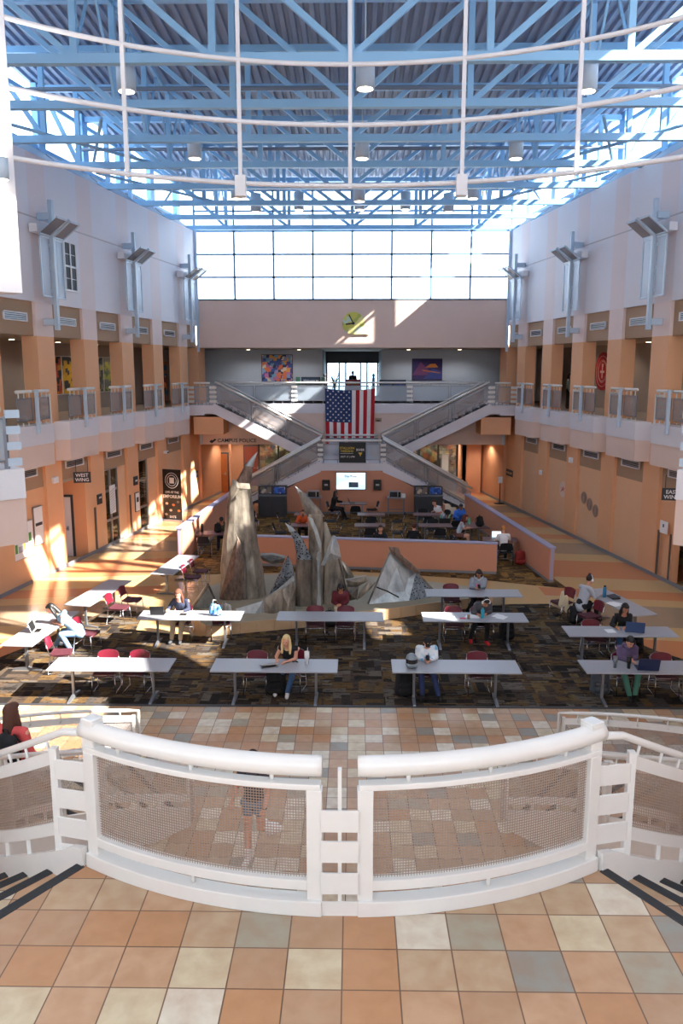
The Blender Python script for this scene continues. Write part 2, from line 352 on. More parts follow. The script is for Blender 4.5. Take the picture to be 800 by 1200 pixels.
# floors
mb = MB().mat(M['terrazzo']); mb.box(-17, 17, 15.48, 52, -.2, 0); mb.build('floor', kind='structure')
mb = MB().mat(M['tile']); mb.box(-17, 17, -4, 15.48, -.2, 0); mb.build('floor', kind='structure')
cpts = [(-9.2, 15.48), (-8.7, 17.5), (-7.9, 19.2), (-7.35, 20.9), (-7.0, 21.9), (-5.9, 21.9), (-5.7, 20.2), (-3.9, 19.75), (-2.3, 20.25), (.9, 21.4), (2.6, 22.3), (4.6, 22.75), (5.7, 22.8), (6.3, 21.4), (6.9, 19.9), (7.4, 18.8), (8.4, 17.5), (8.9, 15.48)]
mb = MB().mat(M['carpet']); mb.prism(cpts, 0, .012); mb.build('floor', kind='structure')
mb = MB().mat(M['dark']); mb.box(-9.2, 8.9, 15.42, 15.5, 0, .015); mb.build('trim_1', kind='structure')
mb = MB().mat(M['carpet_gold']); mb.prism([(-6.4, 25.9), (-3.2, 26.3), (.0, 26.6), (4.0, 25.6), (6.7, 24.5), (5.2, 37.5), (-5.5, 37.5)], 0, .012); mb.build('floor', kind='structure')

CY = [39.05-3.1*i for i in range(8)]
bays = [(CY[i+1]+.525, CY[i]-.525) for i in range(7)]     # (near, far)
for s, side in ((-1, 'left'), (1, 'right')):
    mb = MB().mat(M['stripes']); slab(mb, s, 13.5, 41.05, 0, .3, 8.86, 13.37); mb.build('wall_'+side, kind='structure')
    # corridor behind the upper balconies
    mb = MB().mat(M['taupe']); slab(mb, s, 13, 46, 3.0, 3.2, 0, 8.4); mb.build('wall_'+side, kind='structure')
    mb = MB().mat(M['soffit']); slab(mb, s, 13, 45, 0.15, 3.0, 7.8, 7.95); mb.build('ceiling', kind='structure')
    mb = MB().mat(M['taupe']); slab(mb, s, 13, 45, .1, 3.0, 4.7, L2); mb.build('floor', kind='structure')
    for i, cy in enumerate(CY+[41.55]):
        mb = MB(); mb.mat(M['peach']); hw = .525 if cy < 41 else .5
        slab(mb, s, cy-hw, cy+hw, 0, .5, 0, 7.8)
        mb.mat(M['pinkcol']); slab(mb, s, cy-hw, cy+hw, 0, .5, 7.8, 8.862) if cy < 41 else None
        mb.build('column', kind='structure')
    for i, (a, b) in enumerate(bays+[(39.575, 41.05)]):
        mb = MB().mat(M['tan']); slab(mb, s, a, b, .1, .3, 7.8, 8.86); mb.build('wall_'+side, kind='structure')
        if b > 41: 
            mb = MB().mat(M['peach']); slab(mb, s, a, b, .12, .4, 0, 4.9); mb.build('wall_'+side, kind='structure'); continue
        mb = MB().mat(M['tan']); slab(mb, s, a, b, .1, .3, 2.95, 4.72); mb.build('wall_'+side, kind='structure')
    mb = MB().mat(M['peach_deep']); slab(mb, s, 41.0, 46, -.02, .2, 0, 4.6); mb.build('wall_'+side, kind='structure')
    mb = MB().mat(M['base']); slab(mb, s, 21 if s > 0 else 26.2, 46, -.03, 0, 0, .12)
    if s < 0: slab(mb, s, 16, 24.9, -.03, 0, 0, .12)
    mb.build('baseboard_'+side, kind='structure')
# ---------------------------------------------------------------- lower infill bays
def infill(s, a, b, m, z0=0, z1=2.95, o0=.1, o1=.3, name=None):
    mb = MB().mat(m); slab(mb, s, a, b, o0, o1, z0, z1); return mb.build(name or ('wall_left' if s < 0 else 'wall_right'), kind='structure')
for i in (0, 1, 2, 3): infill(1, *bays[i], M['cream'])
for i in (5, 6): infill(1, *bays[i], M['cream'])
infill(-1, *bays[0], M['cream'])
for i in (4, 5, 6): infill(-1, *bays[i], M['peach'])
def splayed(s, Y, out, z=0): x, y = P(s, Y, out); return (x, y, z)
def on_wall(name, label, cat, s, Y, z, out=-.01, group=None):
    # an Empty on a side wall: local x runs along the wall, local -y points into the hall
    o = thing(name, label, cat, group, splayed(s, Y, out, z), (pi/2-WA if s < 0 else -pi/2+WA)); return o
# left bay 3 (WEST WING): recess with a grey door
def door(name, sx, hgt, wd, m, loc, rz, n):
    o = thing(name, None, None, None, loc, rz); o['kind'] = 'structure'
    MB().mat(M['dark']).box(-wd/2-.08, wd/2+.08, -.02, .1, 0, hgt+.08).build('door_frame', parent=o)
    MB().mat(m).box(-wd/2, wd/2, -.06, 0, .02, hgt).build('door_panel', parent=o)
    mb = MB().mat(M['chrome']); mb.box(sx*wd*.36-.04, sx*wd*.36+.04, -.09, -.06, .98, 1.14); mb.bar((sx*wd*.36, -.12, 1.05), (sx*wd*.1, -.12, 1.05), .025); mb.build('door_handle', parent=o); return o
infill(-1, 28.7, 29.25, M['peach'], o0=0, o1=1.6)
mb = MB().mat(M['peach']); slab(mb, -1, 26.6, 29.3, 1.45, 1.65, 0, 4.6); mb.build('wall_left', kind='structure')
mb = MB().mat(M['soffit']); slab(mb, -1, 27.1, 29.3, .1, 1.5, 2.9, 3.0); mb.build('ceiling', kind='structure')
door('door_1', 1, 2.2, .9, M['white'], (-10.68, 28.66, 0), 0, 1)
# left bay 2 : glazed shopfront ; bay 1 : open doorway
def shopfront(n, a, b, inner, z1=2.95, muls=(.0, .5, 1.), tr=(.0, .95, 2.1, 2.95)):
    o = thing('window_%d' % n, None, None); o['kind'] = 'structure'; mb = MB().mat(M['alu'])
    for k in muls:
        Y = a+(b-a)*k; slab(mb, -1, max(a, Y-.05), min(b, Y+.05), .1, .2, 0, z1)
    for z in tr: slab(mb, -1, a, b, .1, .2, max(0, z-.04), min(z1, z+.05))
    mb.build('window_frame', parent=o); mb = MB().mat(M['glass_dk']); slab(mb, -1, a, b, .14, .16, 0, z1); mb.build('pane', parent=o)
    mb = MB().mat(inner); slab(mb, -1, a-.3, b+.6, 1.6, 1.7, 0, 3); mb.build('wall_left', kind='structure'); return o
M['shop1'] = poster_mat('shop_shelves', [(196, 160, 84), (150, 110, 70), (216, 190, 120), (110, 90, 70), (180, 60, 44), (230, 214, 180)], 3.5)
M['shop2'] = poster_mat('stone_wall_room', [(176, 132, 84), (150, 104, 64), (196, 154, 100), (120, 84, 56)], 4.5)
M['books'] = poster_mat('crowded_shelves', [(70, 58, 48), (196, 84, 60), (110, 130, 110), (222, 190, 120), (46, 40, 40), (216, 150, 90), (160, 170, 170), (90, 50, 40), (230, 214, 190)], 4.5)
shopfront(1, 30.3, 31.6, M['shop1']); infill(-1, 31.6, 32.3, M['cream'])
shopfront(2, 33.4, 34.5, M['shop2'], muls=(0, 1)); infill(-1, 34.5, 35.4, M['cream'])
mb = MB().mat(M['soffit']); slab(mb, -1, 30.2, 35.4, .3, 1.7, 2.95, 3.05); mb.build('ceiling', kind='structure')

# ---------------------------------------------------------------- balconies between columns
def bay_rail(s, a, b, k):
    side = 'west' if s < 0 else 'east'; pr = -.42
    o = thing('balcony_parapet', None, 'balcony'); q = (a+b)/2
    A, B, C, D = P(s, a-.35, 0), P(s, a-.12, pr), P(s, b-.1, pr), P(s, b+.3, 0)
    for nm, m, z0, z1, g in (('white_fascia', M['fascia'], 4.42, L2, 0), ('peach_soffit_band', M['peach_pale'], 3.72, 4.42, .03)):
        MB().mat(m).prism([A, (B[0]+s*g, B[1]), (C[0]+s*g, C[1]), D, P(s, b+.3, .1), P(s, a-.35, .1)], z0, z1).build(nm, parent=o)
    # guard
    def rp(t, d=0): Y = a-.05+(b-a-.1)*t; return (*P(s, Y, pr+.06+d), 0)
    g = thing('balcony_guard', None, 'railing')
    def up(p, z): return (p[0], p[1], z)
    MB().mat(M['rail_blue']).bar(up(rp(.5, -.12), L2-.25), up(rp(.5, -.12), L2+1.1), .11, .09).build('post', parent=g)
    for t0, t1 in ((.03, .46), (.54, .97)):
        MB().tube([up(rp(t0), L2+1.05), up(rp(t1), L2+1.05)], .05, 8).build('handrail', M['rail'], parent=g)
        mb = MB().mat(M['screen']); c, d = rp(t0), rp(t1); mb.bar(up(c, L2+.5), up(d, L2+.5), .012, .66); mb.build('mesh_panel', parent=g)
        mb = MB().mat(M['leggrey'])
        for z in (L2+.17, L2+.84): mb.bar(up(c, z), up(d, z), .03, .03)
        for t in (t0, t1): mb.bar(up(rp(t), L2+.16), up(rp(t), L2+.85), .03, .03)
        mb.build('panel_frame', parent=g)
        for i in range(3):
            t = t0+(t1-t0)*(.15+.35*i); MB().mat(M['rail']).bar(up(rp(t), L2+.84), up(rp(t), L2+1.03), .028).build('bracket', parent=g); MB().mat(M['rail']).bar(up(rp(t, .06), L2), up(rp(t, .06), L2+.1), .028).build('foot_bracket', parent=g)
    e = Vector(rp(1.0)); e2 = Vector((*P(s, b-.02, -.03), 0))
    for z in (.2, .42, .64, .86): MB().mat(M['rail']).bar(up(e, L2+z), up(e2, L2+z), .02, .12).build('end_plate', parent=g)
    MB().mat(M['rail']).bar(up(e, L2), up(e, L2+.95), .05).build('end_post', parent=g)
    return o, g
ordn = ['first', 'second', 'third', 'fourth', 'fifth', 'sixth', 'seventh']
for s in (-1, 1):
    sd = 'left' if s < 0 else 'right'
    for i, (a, b) in enumerate(bays[:6]):
        o, g = bay_rail(s, a, b, i)
        tag(o, 'white and peach bay parapet on the %s wall, %s from the back corner' % (sd, ordn[i]), 'balcony', 'bay parapets along the %s wall' % sd)
        tag(g, 'grey mesh guard with pale blue post on the %s wall, %s bay from the back' % (sd, ordn[i]), 'railing', 'bay guards along the %s wall' % sd)
# vents
def vent(s, Y, z, lab, wd=1.3):
    o = on_wall('air_vent', lab, 'vent', s, Y, z, .09, 'air vents on the tan panels')
    mb = MB().mat(M['white'])
    for p in ((-wd/2, wd/2, .1, .135), (-wd/2, wd/2, -.135, -.1), (-wd/2, -wd/2+.04, -.135, .135), (wd/2-.04, wd/2, -.135, .135)): mb.box(p[0], p[1], -.05, 0, p[2], p[3])
    mb.build('frame', parent=o)
    mb = MB().mat(M['alu'])
    for k in range(3): mb.box(-wd/2+.04, wd/2-.04, -.03, -.01, -.075+k*.06, -.045+k*.06)
    mb.build('louvres', parent=o)
    MB().mat(M['black']).box(-wd/2+.04, wd/2-.04, -.008, -.002, -.1, .1).build('duct_opening', parent=o)
for s in (-1, 1):
    sd = 'left' if s < 0 else 'right'
    for i, (a, b) in enumerate(bays[:5]):
        vent(s, (a+b)/2, 8.35, 'white slotted air vent above the %s upper gallery, %s from the back corner' % (sd, ordn[i+1]))
        vent(s, (a+b)/2, 3.5, 'white slotted air vent low on the %s wall under the %s parapet from the back' % (sd, ordn[i]))
    vent(s, 40.3, 8.35, 'white slotted air vent above the %s upper gallery, at the back corner' % sd, .8)

# ---------------------------------------------------------------- back wall
XB = 7.72
mb = MB().mat(M['peach_pale']); mb.box(X0-XB, X0+XB, 41, 41.35, 7.8, 10.13); mb.build('wall_back', kind='structure')
for s in (-1, 1): MB().mat(M['rail_blue']).box(*sorted((X0+s*(XB-.0), X0+s*(XB-.12))), 40.9, 41.02, 7.6, 13.4).build('trim_%d' % (2 if s < 0 else 3), kind='structure')
mb = MB().mat(M['grey_up']); mb.box(-10.5, X0-1.62, 45, 45.2, L2, 7.8); mb.box(X0+1.6, 10.5, 45, 45.2, L2, 7.8); mb.build('wall_back', kind='structure')
mb = MB().mat(M['soffit']); mb.box(-10.5, 10.5, 41.3, 50, 7.8, 7.95); mb.build('ceiling', kind='structure')
mb = MB().mat(M['fascia']); mb.box(X0-XB+.9, X0+XB-.9, 40.95, 45, 4.55, L2); mb.box(-10, 10, 41.6, 50, 4.7, L2); mb.build('floor', kind='structure')
# lobby behind: dark walls, glazed doors
mb = MB().mat(M['dark']); mb.box(X0-1.75, X0-1.6, 45.2, 50, L2, 7.8); mb.box(X0+1.6, X0+1.75, 45.2, 50, L2, 7.8); mb.box(X0-1.7, X0+1.7, 50, 50.1, 7.2, 7.8); mb.build('wall_back', kind='structure')
o = thing('door_2', None, None); o['kind'] = 'structure'
mb = MB().mat(M['dark'])
for x in (-1.6, -.85, -.45, .45, .85, 1.5): mb.box(X0+x, X0+x+.09, 49.95, 50.05, L2, 7.2)
for z in (L2, 7.1): mb.box(X0-1.6, X0+1.6, 49.95, 50.05, z, z+.1)
mb.build('door_frame', parent=o); MB().mat(M['glass']).box(X0-1.6, X0+1.6, 49.99, 50.01, L2, 7.2).build('pane', parent=o)
# lower back: wall under the balcony, side lintels and the deeper corridor
mb = MB().mat(M['peach_pale']); mb.box(X0-XB, X0+XB, 41.0, 41.25, 2.97, 4.55); mb.build('wall_back', kind='structure')
mb = MB().mat(M['peach_deep']); mb.box(-10, 10, 47, 47.2, 0, 4.6); mb.build('wall_back', kind='structure')
mb = MB().mat(M['soffit']); mb.box(-10, 10, 41.2, 47, 2.97, 3.1); mb.build('ceiling', kind='structure')
for s in (-1, 1):
    MB().mat(M['rail_blue']).box(*sorted((X0+s*(XB-.0), X0+s*(XB-.13))), 40.88, 41.0, 2.97, 4.0).build('trim_%d' % (4 if s < 0 else 5), kind='structure')
    mb = MB().mat(M['peach']); mb.box(*sorted((X0+s*XB, X0+s*(XB-1.45))), 39.4, 41.0, 3.6, 4.45); mb.build('wall_back', kind='structure')
# corridor doors and shop displays
door('door_3', 1, 2.15, .8, M['doorwood'], (-7.35, 44.2, 0), 0, 3)
mb = MB().mat(M['peach_deep']); mb.box(-8.3, -6.9, 44.25, 44.5, 0, 3); mb.box(6.0, 6.2, 44.2, 47, 0, 3); mb.box(6.0, 7.0, 44.2, 44.4, 0, 3); mb.build('wall_back', kind='structure')
door('door_4', 1, 2.3, .9, M['redwood'], (-5.9, 46.9, 0), 0, 4)
door('door_5', -1, 2.2, .8, M['doorwood'], (7.45, 45.5, 0), R(-60), 5)
for n, (x0, x1) in ((3, (-5.3, -2.0)), (4, (2.6, 5.8))):
    o = thing('window_%d' % n, None, None); o['kind'] = 'structure'
    mb = MB().mat(M['dark'])
    for k in range(4): x = x0+(x1-x0)*k/3; mb.box(x-.05, x+.05, 45.0, 45.1, 0, 2.97)
    mb.build('window_frame', parent=o); MB().mat(M['glass_dk']).box(x0, x1, 45.04, 45.06, 0, 2.97).build('pane', parent=o)
    MB().mat(M['books']).box(x0-.2, x1+.2, 46.6, 46.7, 0, 2.9).build('wall_back', kind='structure')

# ---------------------------------------------------------------- high windows, clerestories, roof
ZT = 13.37
def zr(Y): return 15.8+.018*(41-Y)
win = thing('window_5', None, None); win['kind'] = 'structure'
mb = MB().mat(M['mullion'])
for k in range(9):
    x = X0-XB+2*XB*k/8; mb.box(x-.045, x+.045, 41.0, 41.12, 10.13, 15.6)
for z in (10.13, 11.2, 12.28, 13.37, 14.3, 15.25): mb.box(X0-XB, X0+XB, 41.0, 41.1, z-.04, z+.04)
mb.build('window_frame', parent=win); MB().mat(M['frost']).box(X0-XB, X0+XB, 41.05, 41.07, 10.13, 15.6).build('pane', parent=win)
for s, n, nm in ((-1, 6, 'left'), (1, 7, 'right')):
    win = thing('window_%d' % n, None, None); win['kind'] = 'structure'; mb = MB().mat(M['blue'])
    Y = 40.9
    for k in range(9):
        Yk = 41-3.1*k; slab(mb, s, Yk-.22, Yk+.2, .72, .92, ZT, zr(Yk)); slab(mb, s, Yk-.06, Yk+.06, -.1, .9, ZT-.0, ZT+.25)
    slab(mb, s, 16, 41, .8, .9, 13.95, 14.1); slab(mb, s, 16, 41, .8, .9, 15.55, 15.7)
    mb.build('window_frame', parent=win)
    mb = MB().mat(M['frost']); slab(mb, s, 16, 41, .84, .86, 14.05, 15.6); mb.build('pane', parent=win)
    # sloped grey sill panels
    for k in range(8):
        ya, yb = 41-3.1*(k+1)+.15, 41-3.1*k-.15
        a, b, c, d = P(s, ya, .02), P(s, yb, .02), P(s, yb, .85), P(s, ya, .85)
        MB().mat(M['bluegrey']).add([(*a, ZT), (*b, ZT), (*c, 14.02), (*d, 14.02), (*a, ZT-.1), (*b, ZT-.1), (*c, 13.9), (*d, 13.9)],
            [(0, 1, 2, 3), (7, 6, 5, 4), (0, 4, 5, 1), (1, 5, 6, 2), (2, 6, 7, 3), (3, 7, 4, 0)]).build('window_sill', parent=win)
# roof deck: corrugated, ribs run front to back
ROOF0 = 13.0
vs = []; fs = []; x = -12.6; prof = []
while x < 12.6:
    prof += [(x, 0), (x+.12, 0), (x+.15, .09), (x+.25, .09), (x+.28, 0)]; x += .28
def ymax(x): return min(42.3, 41-(abs(x)-.95-7.72)/.154)
for (px, pz) in prof: y0_ = ROOF0 if px < 9.2 or px > 10.4+99 else 18.8; ym = max(y0_+.1, ymax(px)); vs += [(px+X0, y0_, zr(y0_)+pz), (px+X0, ym, zr(ym)+pz)]  # deck starts later on the right: unseen gap cut to admit sun
for k in range(len(prof)-1): fs.append((2*k, 2*k+1, 2*k+3, 2*k+2))
MB().mat(M['deck']).add(vs, fs).build('ceiling', kind='structure')
MB().mat(M['deck']).box(9.1, 13.0, ROOF0, 16.4, 16.2, 16.35).build('roof', kind='structure')  # unseen roof piece added to narrow the sun gap over the left wall
q = [(-12.9, ROOF0), (9.15, ROOF0), (9.15, 18.8), (w(18.8)+.95, 18.8), (w(30)+.95, 30), (w(41)+.95, 41), (w(41)+.9, 42.3), (-w(41)-1, 42.3), (-w(41)-1.1, 41), (-w(30)-1.1, 30)]  # notch on the right follows the unseen sun gap
n = len(q); MB().mat(M['dark']).add([(x, y, zr(y)+.12) for x, y in q]+[(x, y, zr(y)+.3) for x, y in q], [tuple(range(n)), tuple(range(n, 2*n))[::-1]]+[(i, (i+1) % n, n+(i+1) % n, n+i) for i in range(n)]).build('roof', kind='structure')
# trusses
TY = [41-.35, 37.9, 34.8, 31.7, 28.5, 25.4, 22.25, 19.15]
tl = ['next to the back window', 'second from the back window', 'third from the back window', 'fourth from the back window', 'fourth from the front', 'third from the front', 'second from the front', 'closest to the hanging white rings']
for k, Y in enumerate(TY):
    o = thing('roof_truss', 'light blue steel roof truss spanning the hall, '+tl[k], 'truss', 'light blue roof trusses')
    hw = w(Y)+.7; z1 = zr(Y)-.16; zb = ZT+.1
    MB().mat(M['blue']).bar((X0-hw, Y, zb), (X0+hw, Y, zb), .2, .2).build('bottom_chord', parent=o)
    MB().mat(M['blue']).bar((X0-hw, Y, z1), (X0+hw, Y, z1), .2, .18).build('top_chord', parent=o)
    n = int(hw/3.04); xs = [i*3.04 for i in range(-n, n+1)]
    for x in xs: MB().mat(M['blue']).bar((X0+x, Y, zb), (X0+x, Y, z1), .15).build('vertical', parent=o)
    for i in range(n+1):
        for s in (-1, 1):
            a = i*3.04; b = min((i+1)*3.04, hw-.1)
            if b-a < .8: continue
            MB().mat(M['blue']).bar((X0+s*a, Y, zb), (X0+s*b, Y, z1), .13).build('diagonal', parent=o)
# long bracing running front to back
for k, x in enumerate((-6.08, 0, 6.08)):
    o = thing('roof_purlin', 'slim light blue brace line running between trusses, %s of three from the left wall' % ordn[k], 'brace', 'brace lines between the trusses')
    MB().mat(M['blue']).bar((X0+x, 19, zr(19)-.3), (X0+x, 41, zr(41)-.3), .1, .14).build('top_rail', parent=o)
    mb = MB().mat(M['blue'])
    for q in range(len(TY)-1):
        mb.bar((X0+x, TY[q], ZT+.2), (X0+x, (TY[q]+TY[q+1])/2, zr(TY[q])-.35), .06); mb.bar((X0+x, TY[q+1], ZT+.2), (X0+x, (TY[q]+TY[q+1])/2, zr(TY[q])-.35), .06)
    mb.build('cross_bracing', parent=o)
for k, (Y, n) in enumerate(((23.8, 1), (30, 2), (36.3, 3))):
    mb = MB().tube([(X0-w(Y)-.3, Y, 14.35), (X0+w(Y)+.3, Y, 14.35)], .06, 8)
    tag(mb.build('sprinkler_pipe', M['bluegrey']), 'grey blue sprinkler pipe crossing the roof space, %s from the hanging rings' % ordn[k], 'pipe', 'roof pipes')
for s in (-1, 1):
    for k, Yc in enumerate((26.9, 33.2)):
        mb = MB(); a, b = P(s, Yc-3.0, -3.4), P(s, Yc+3.0, -.3); c, d = P(s, Yc-3.0, -.3), P(s, Yc+3.0, -3.4)
        mb.tube([(*a, ZT+.25), (*b, ZT+.25)], .05, 6); mb.tube([(*c, ZT+.25), (*d, ZT+.25)], .05, 6)
        tag(mb.build('cross_brace', M['blue']), 'crossed blue tie rods beside the %s clerestory, %s' % ('left' if s < 0 else 'right', ('front pair', 'back pair')[k]), 'brace')
# pendant downlights
def pendant(x, y, z, r, lab):
    o = thing('pendant_light', lab, 'ceiling light', 'cylinder pendant lights under the roof', (x, y, z))
    h = r*3.2
    mb = MB().mat(M['rail_blue']); mb.lathe([(r, 0), (r, h), (r*.9, h+.02)], n=20); mb.build('canister', parent=o)
    mb = MB().mat(M['rail_blue']); mb.tube([(0, 0, h), (0, 0, zr(y)-z-.05)], .02, 6); mb.build('stem', parent=o)
    mb = MB().mat(M['lamp']); mb.lathe([(r*.82, -.015), (r*.82, -.004)], n=16); mb.build('lamp_disc', parent=o)
PL = [(-5.48, 20.8, 13.34, 'front row, beside the left wall'), (.26, 20.8, 13.37, 'front row, in the middle'), (5.56, 20.8, 13.29, 'front row, beside the right wall'),
      (-5.04, 27, 13.31, 'second row, on the left'), (.25, 27, 13.29, 'second row, in the middle'), (5.08, 27, 13.27, 'second row, on the right'),
      (-4.58, 33, 13.28, 'third row, furthest left'), (-4.12, 35.5, 13.24, 'just right of the third-row left one'), (-2.41, 37, 13.6, 'before the back window, left of centre'),
      (.21, 33, 13.17, 'third row, upper of the two in the middle'), (.23, 36, 13.41, 'before the back window, lower middle one'), (2.24, 37, 13.6, 'before the back window, right of centre'),
      (3.95, 35.5, 13.22, 'just left of the third-row right one'), (4.61, 33, 13.26, 'third row, furthest right')]
for x, y, z, l in PL: pendant(x, y, z, .225, 'grey cylinder pendant light, '+l)

# ---------------------------------------------------------------- the drum nearest the camera
A0 = 43.2
def drum(s):
    sg = 'left' if s < 0 else 'right'; t0, t1 = pi-R(A0), pi-R(112)
    if s > 0: t0, t1 = -t0, -t1
    return t0, t1
for s in (-1, 1):
    t0, t1 = drum(s); sg = 'left' if s < 0 else 'right'
    if s < 0: MB().mat(M['whitewall']).arc(8.4, 8.8, pi-R(42), t1, 8.05, 16, 30).build('wall_'+sg, kind='structure')
    else:
        MB().mat(M['whitewall']).arc(8.4, 8.8, t0, -(pi-R(98)), 8.05, 10.2, 30).build('wall_'+sg, kind='structure')  # unseen on this side; top kept low so sun reaches the left floor
        MB().mat(M['whitewall']).arc(8.4, 8.8, t0, -(pi-R(50)), 10.2, 16, 8).build('wall_'+sg, kind='structure')
        MB().mat(M['whitewall']).arc(8.4, 8.8, -(pi-R(98)), -(pi-R(150)), 5.1, 18, 20).build('wall_'+sg, kind='structure')  # unseen stretch added to keep sun off the landing and stair well
    o = thing('balcony_slab', 'curved white balcony edge of the front drum on the %s side' % sg, 'balcony')
    MB().mat(M['white']).arc(8.4, 10.6, t0, t1, 4.5, L2, 30).build('white_fascia', parent=o)
    MB().mat(M['peach_pale']).arc(8.44, 10.6, t0, t1, 3.68, 4.5, 30).build('lower_band', parent=o)
    g = thing('balcony_guard', 'white tube guard with mesh panel on the front drum balcony, %s side' % sg, 'railing')
    def ap(r, t, z): return (X0-r*sin(t), 8-r*cos(t), z)
    sgn = 1 if t1 > t0 else -1
    d0 = t0+sgn*R(2.2); e0 = t0+sgn*R(1.7)
    MB().tube([ap(8.5, d0+(t1-d0)*k/20, L2+1.05) for k in range(21)], .06, 10).build('handrail', M['rail'], parent=g)
    MB().mat(M['screen_lt']).arc(8.5, 8.515, e0, t1, L2+.16, L2+.86, 24).build('mesh_panel', parent=g)
    mb = MB().mat(M['leggrey'])
    mb.arc(8.49, 8.53, e0, t1, L2+.12, L2+.16, 24); mb.arc(8.49, 8.53, e0, t1, L2+.86, L2+.9, 24); mb.bar(ap(8.51, e0, L2), ap(8.51, e0, L2+.92), .07); mb.build('panel_frame', parent=g)
    for z in (.12, .4, .68, .96): MB().mat(M['rail_blue']).arc(8.46, 8.5, t0, e0, L2+z-.07, L2+z+.07, 2).build('end_plate', parent=g)
# sconce on the left drum wall
o = thing('wall_sconce', 'white up and down sconce glowing on the white drum wall', 'wall light', None, (X0-8.28*sin(pi-R(43.6)), 8-8.28*cos(pi-R(43.6)), 9.85), 0)
MB().mat(M['rail_blue']).lathe([(.09, 0), (.09, .34)], n=14).build('canister', parent=o)
MB().mat(M['lamp']).lathe([(.075, -.012), (.075, -.003)], n=14).build('lower_lamp', parent=o); MB().mat(M['lamp']).lathe([(.075, .343), (.075, .352)], n=14).build('upper_lamp', parent=o)
for dz, rx in ((-.06, 0), (.42, pi)):
    ld = bpy.data.lights.new('sconce_lamp', 'SPOT'); lo = bpy.data.objects.new('sconce_lamp', ld); COL.objects.link(lo); ld.energy = 260; ld.spot_size = R(130); ld.spot_blend = 1; ld.color = (1, .95, .88); ld.shadow_soft_size = .06
    lo.location = (X0-8.15*sin(pi-R(43.8)), 8-8.15*cos(pi-R(43.8)), 9.85+dz); lo.rotation_euler = (rx, 0, 0)
# hanging rings
o = thing('hanging_ring_frame', 'three curved white pipe rings hung on vertical rods under the roof', 'ceiling frame')
def rp_(t, z, r=8.45): return (X0+r*sin(t), 8+r*cos(t), z)
for z in (10.25, 11.35, 12.42):
    MB().tube([rp_(R(-45+90*k/40), z) for k in range(41)], .045, 8).build('ring', M['white'], parent=o)
for px in (150, 284, 414, 545, 680):
    t = atan2((px-414)/945*14.8 if abs(px-414) < 200 else (px-414)/945*14.5, 1)  # solved below
    best = min((abs(414+945*8.45*sin(a)/((8+8.45*cos(a))*.985-4.2*.175)-px), a) for a in [R(-60+.25*i) for i in range(480)])[1]
    zb = 10.2 if px in (150, 680, 414) else 10.1
    MB().bar(rp_(best, zb), rp_(best, 18.), .07, .07).build('hanger_rod', M['white'], parent=o)
    if px in (284, 545): 
        x, y, z = rp_(best, 10.05); MB().mat(M['white']).box(x-.1, x+.1, y-.1, y+.1, 10.0, 10.38).build('spotlight', parent=o)
# unseen canopy roof over the drum, closed to cut daylight except one skylight
mb = MB().mat(M['whitewall']); 
mb.box(-13.4, 13.4, -2, 5.5, 18, 18.2); mb.box(-13.4, -2, 5.5, 14, 18, 18.2); mb.box(2, 13.4, 5.5, 14, 18, 18.2); mb.box(-2, 2, 8.5, 14, 18, 18.2); mb.box(-13.4, 13.4, 13.0, 13.2, 16.2, 18); mb.build('roof', kind='structure')
mb = MB().mat(M['peach_pale']); mb.box(-14, -13.8, -1, 14, 0, 18); mb.box(13.8, 14, -1, 14, 0, 13.3); mb.box(11.7, 14, 13.8, 14, 0, 18); mb.box(-14, -11.9, 13.8, 14, 0, 18); mb.box(-14, 14, -2.2, -2, 0, 6.5); mb.box(-14, 14, -2.2, -2, 9.8, 18); mb.build('wall_front', kind='structure')  # unseen walls, heights and opening set to block sun and limit daylight

# ================================================================== FRONT LANDING AND CURVED STAIRS
DTH = R(5.7); T0 = R(33.2); NS = 19; RIS = L1/20
def rin(t): return 3.36+.5*max(0, min(1, (t-T0)/(DTH*NS)))
def cp(r, t, z, s=1): return (X0-s*r*sin(t), 8-r*cos(t), z)    # s=+1: left staircase
mb = MB().mat(M['tile_up']); mb.arc(3.36, 9.2, -T0, T0, L1-.05, L1, 40); mb.mat(M['white']).arc(3.36, 9.2, -T0, T0, L1-.4, L1-.05, 40); mb.build('floor', kind='structure')
def nose(mb, t, z, s, r0, r1):
    for r in (0,):
        a, b = cp(r0, t, z+.006, s), cp(r1, t, z+.006, s); d = R(1.05)
        a2, b2 = cp(r0, t-d*1.15, z+.006, s), cp(r1, t-d*.72, z+.006, s)
        mb.prism([a[:2], b[:2], b2[:2], a2[:2]], z-.02, z+.007)
        for k in range(1, 5):
            q = k/5; p1 = [a[i]+(a2[i]-a[i])*q for i in (0, 1)]; p2 = [b[i]+(b2[i]-b[i])*q for i in (0, 1)]
            mb.bar((*p1, z+.008), (*p2, z+.008), .005, .006)
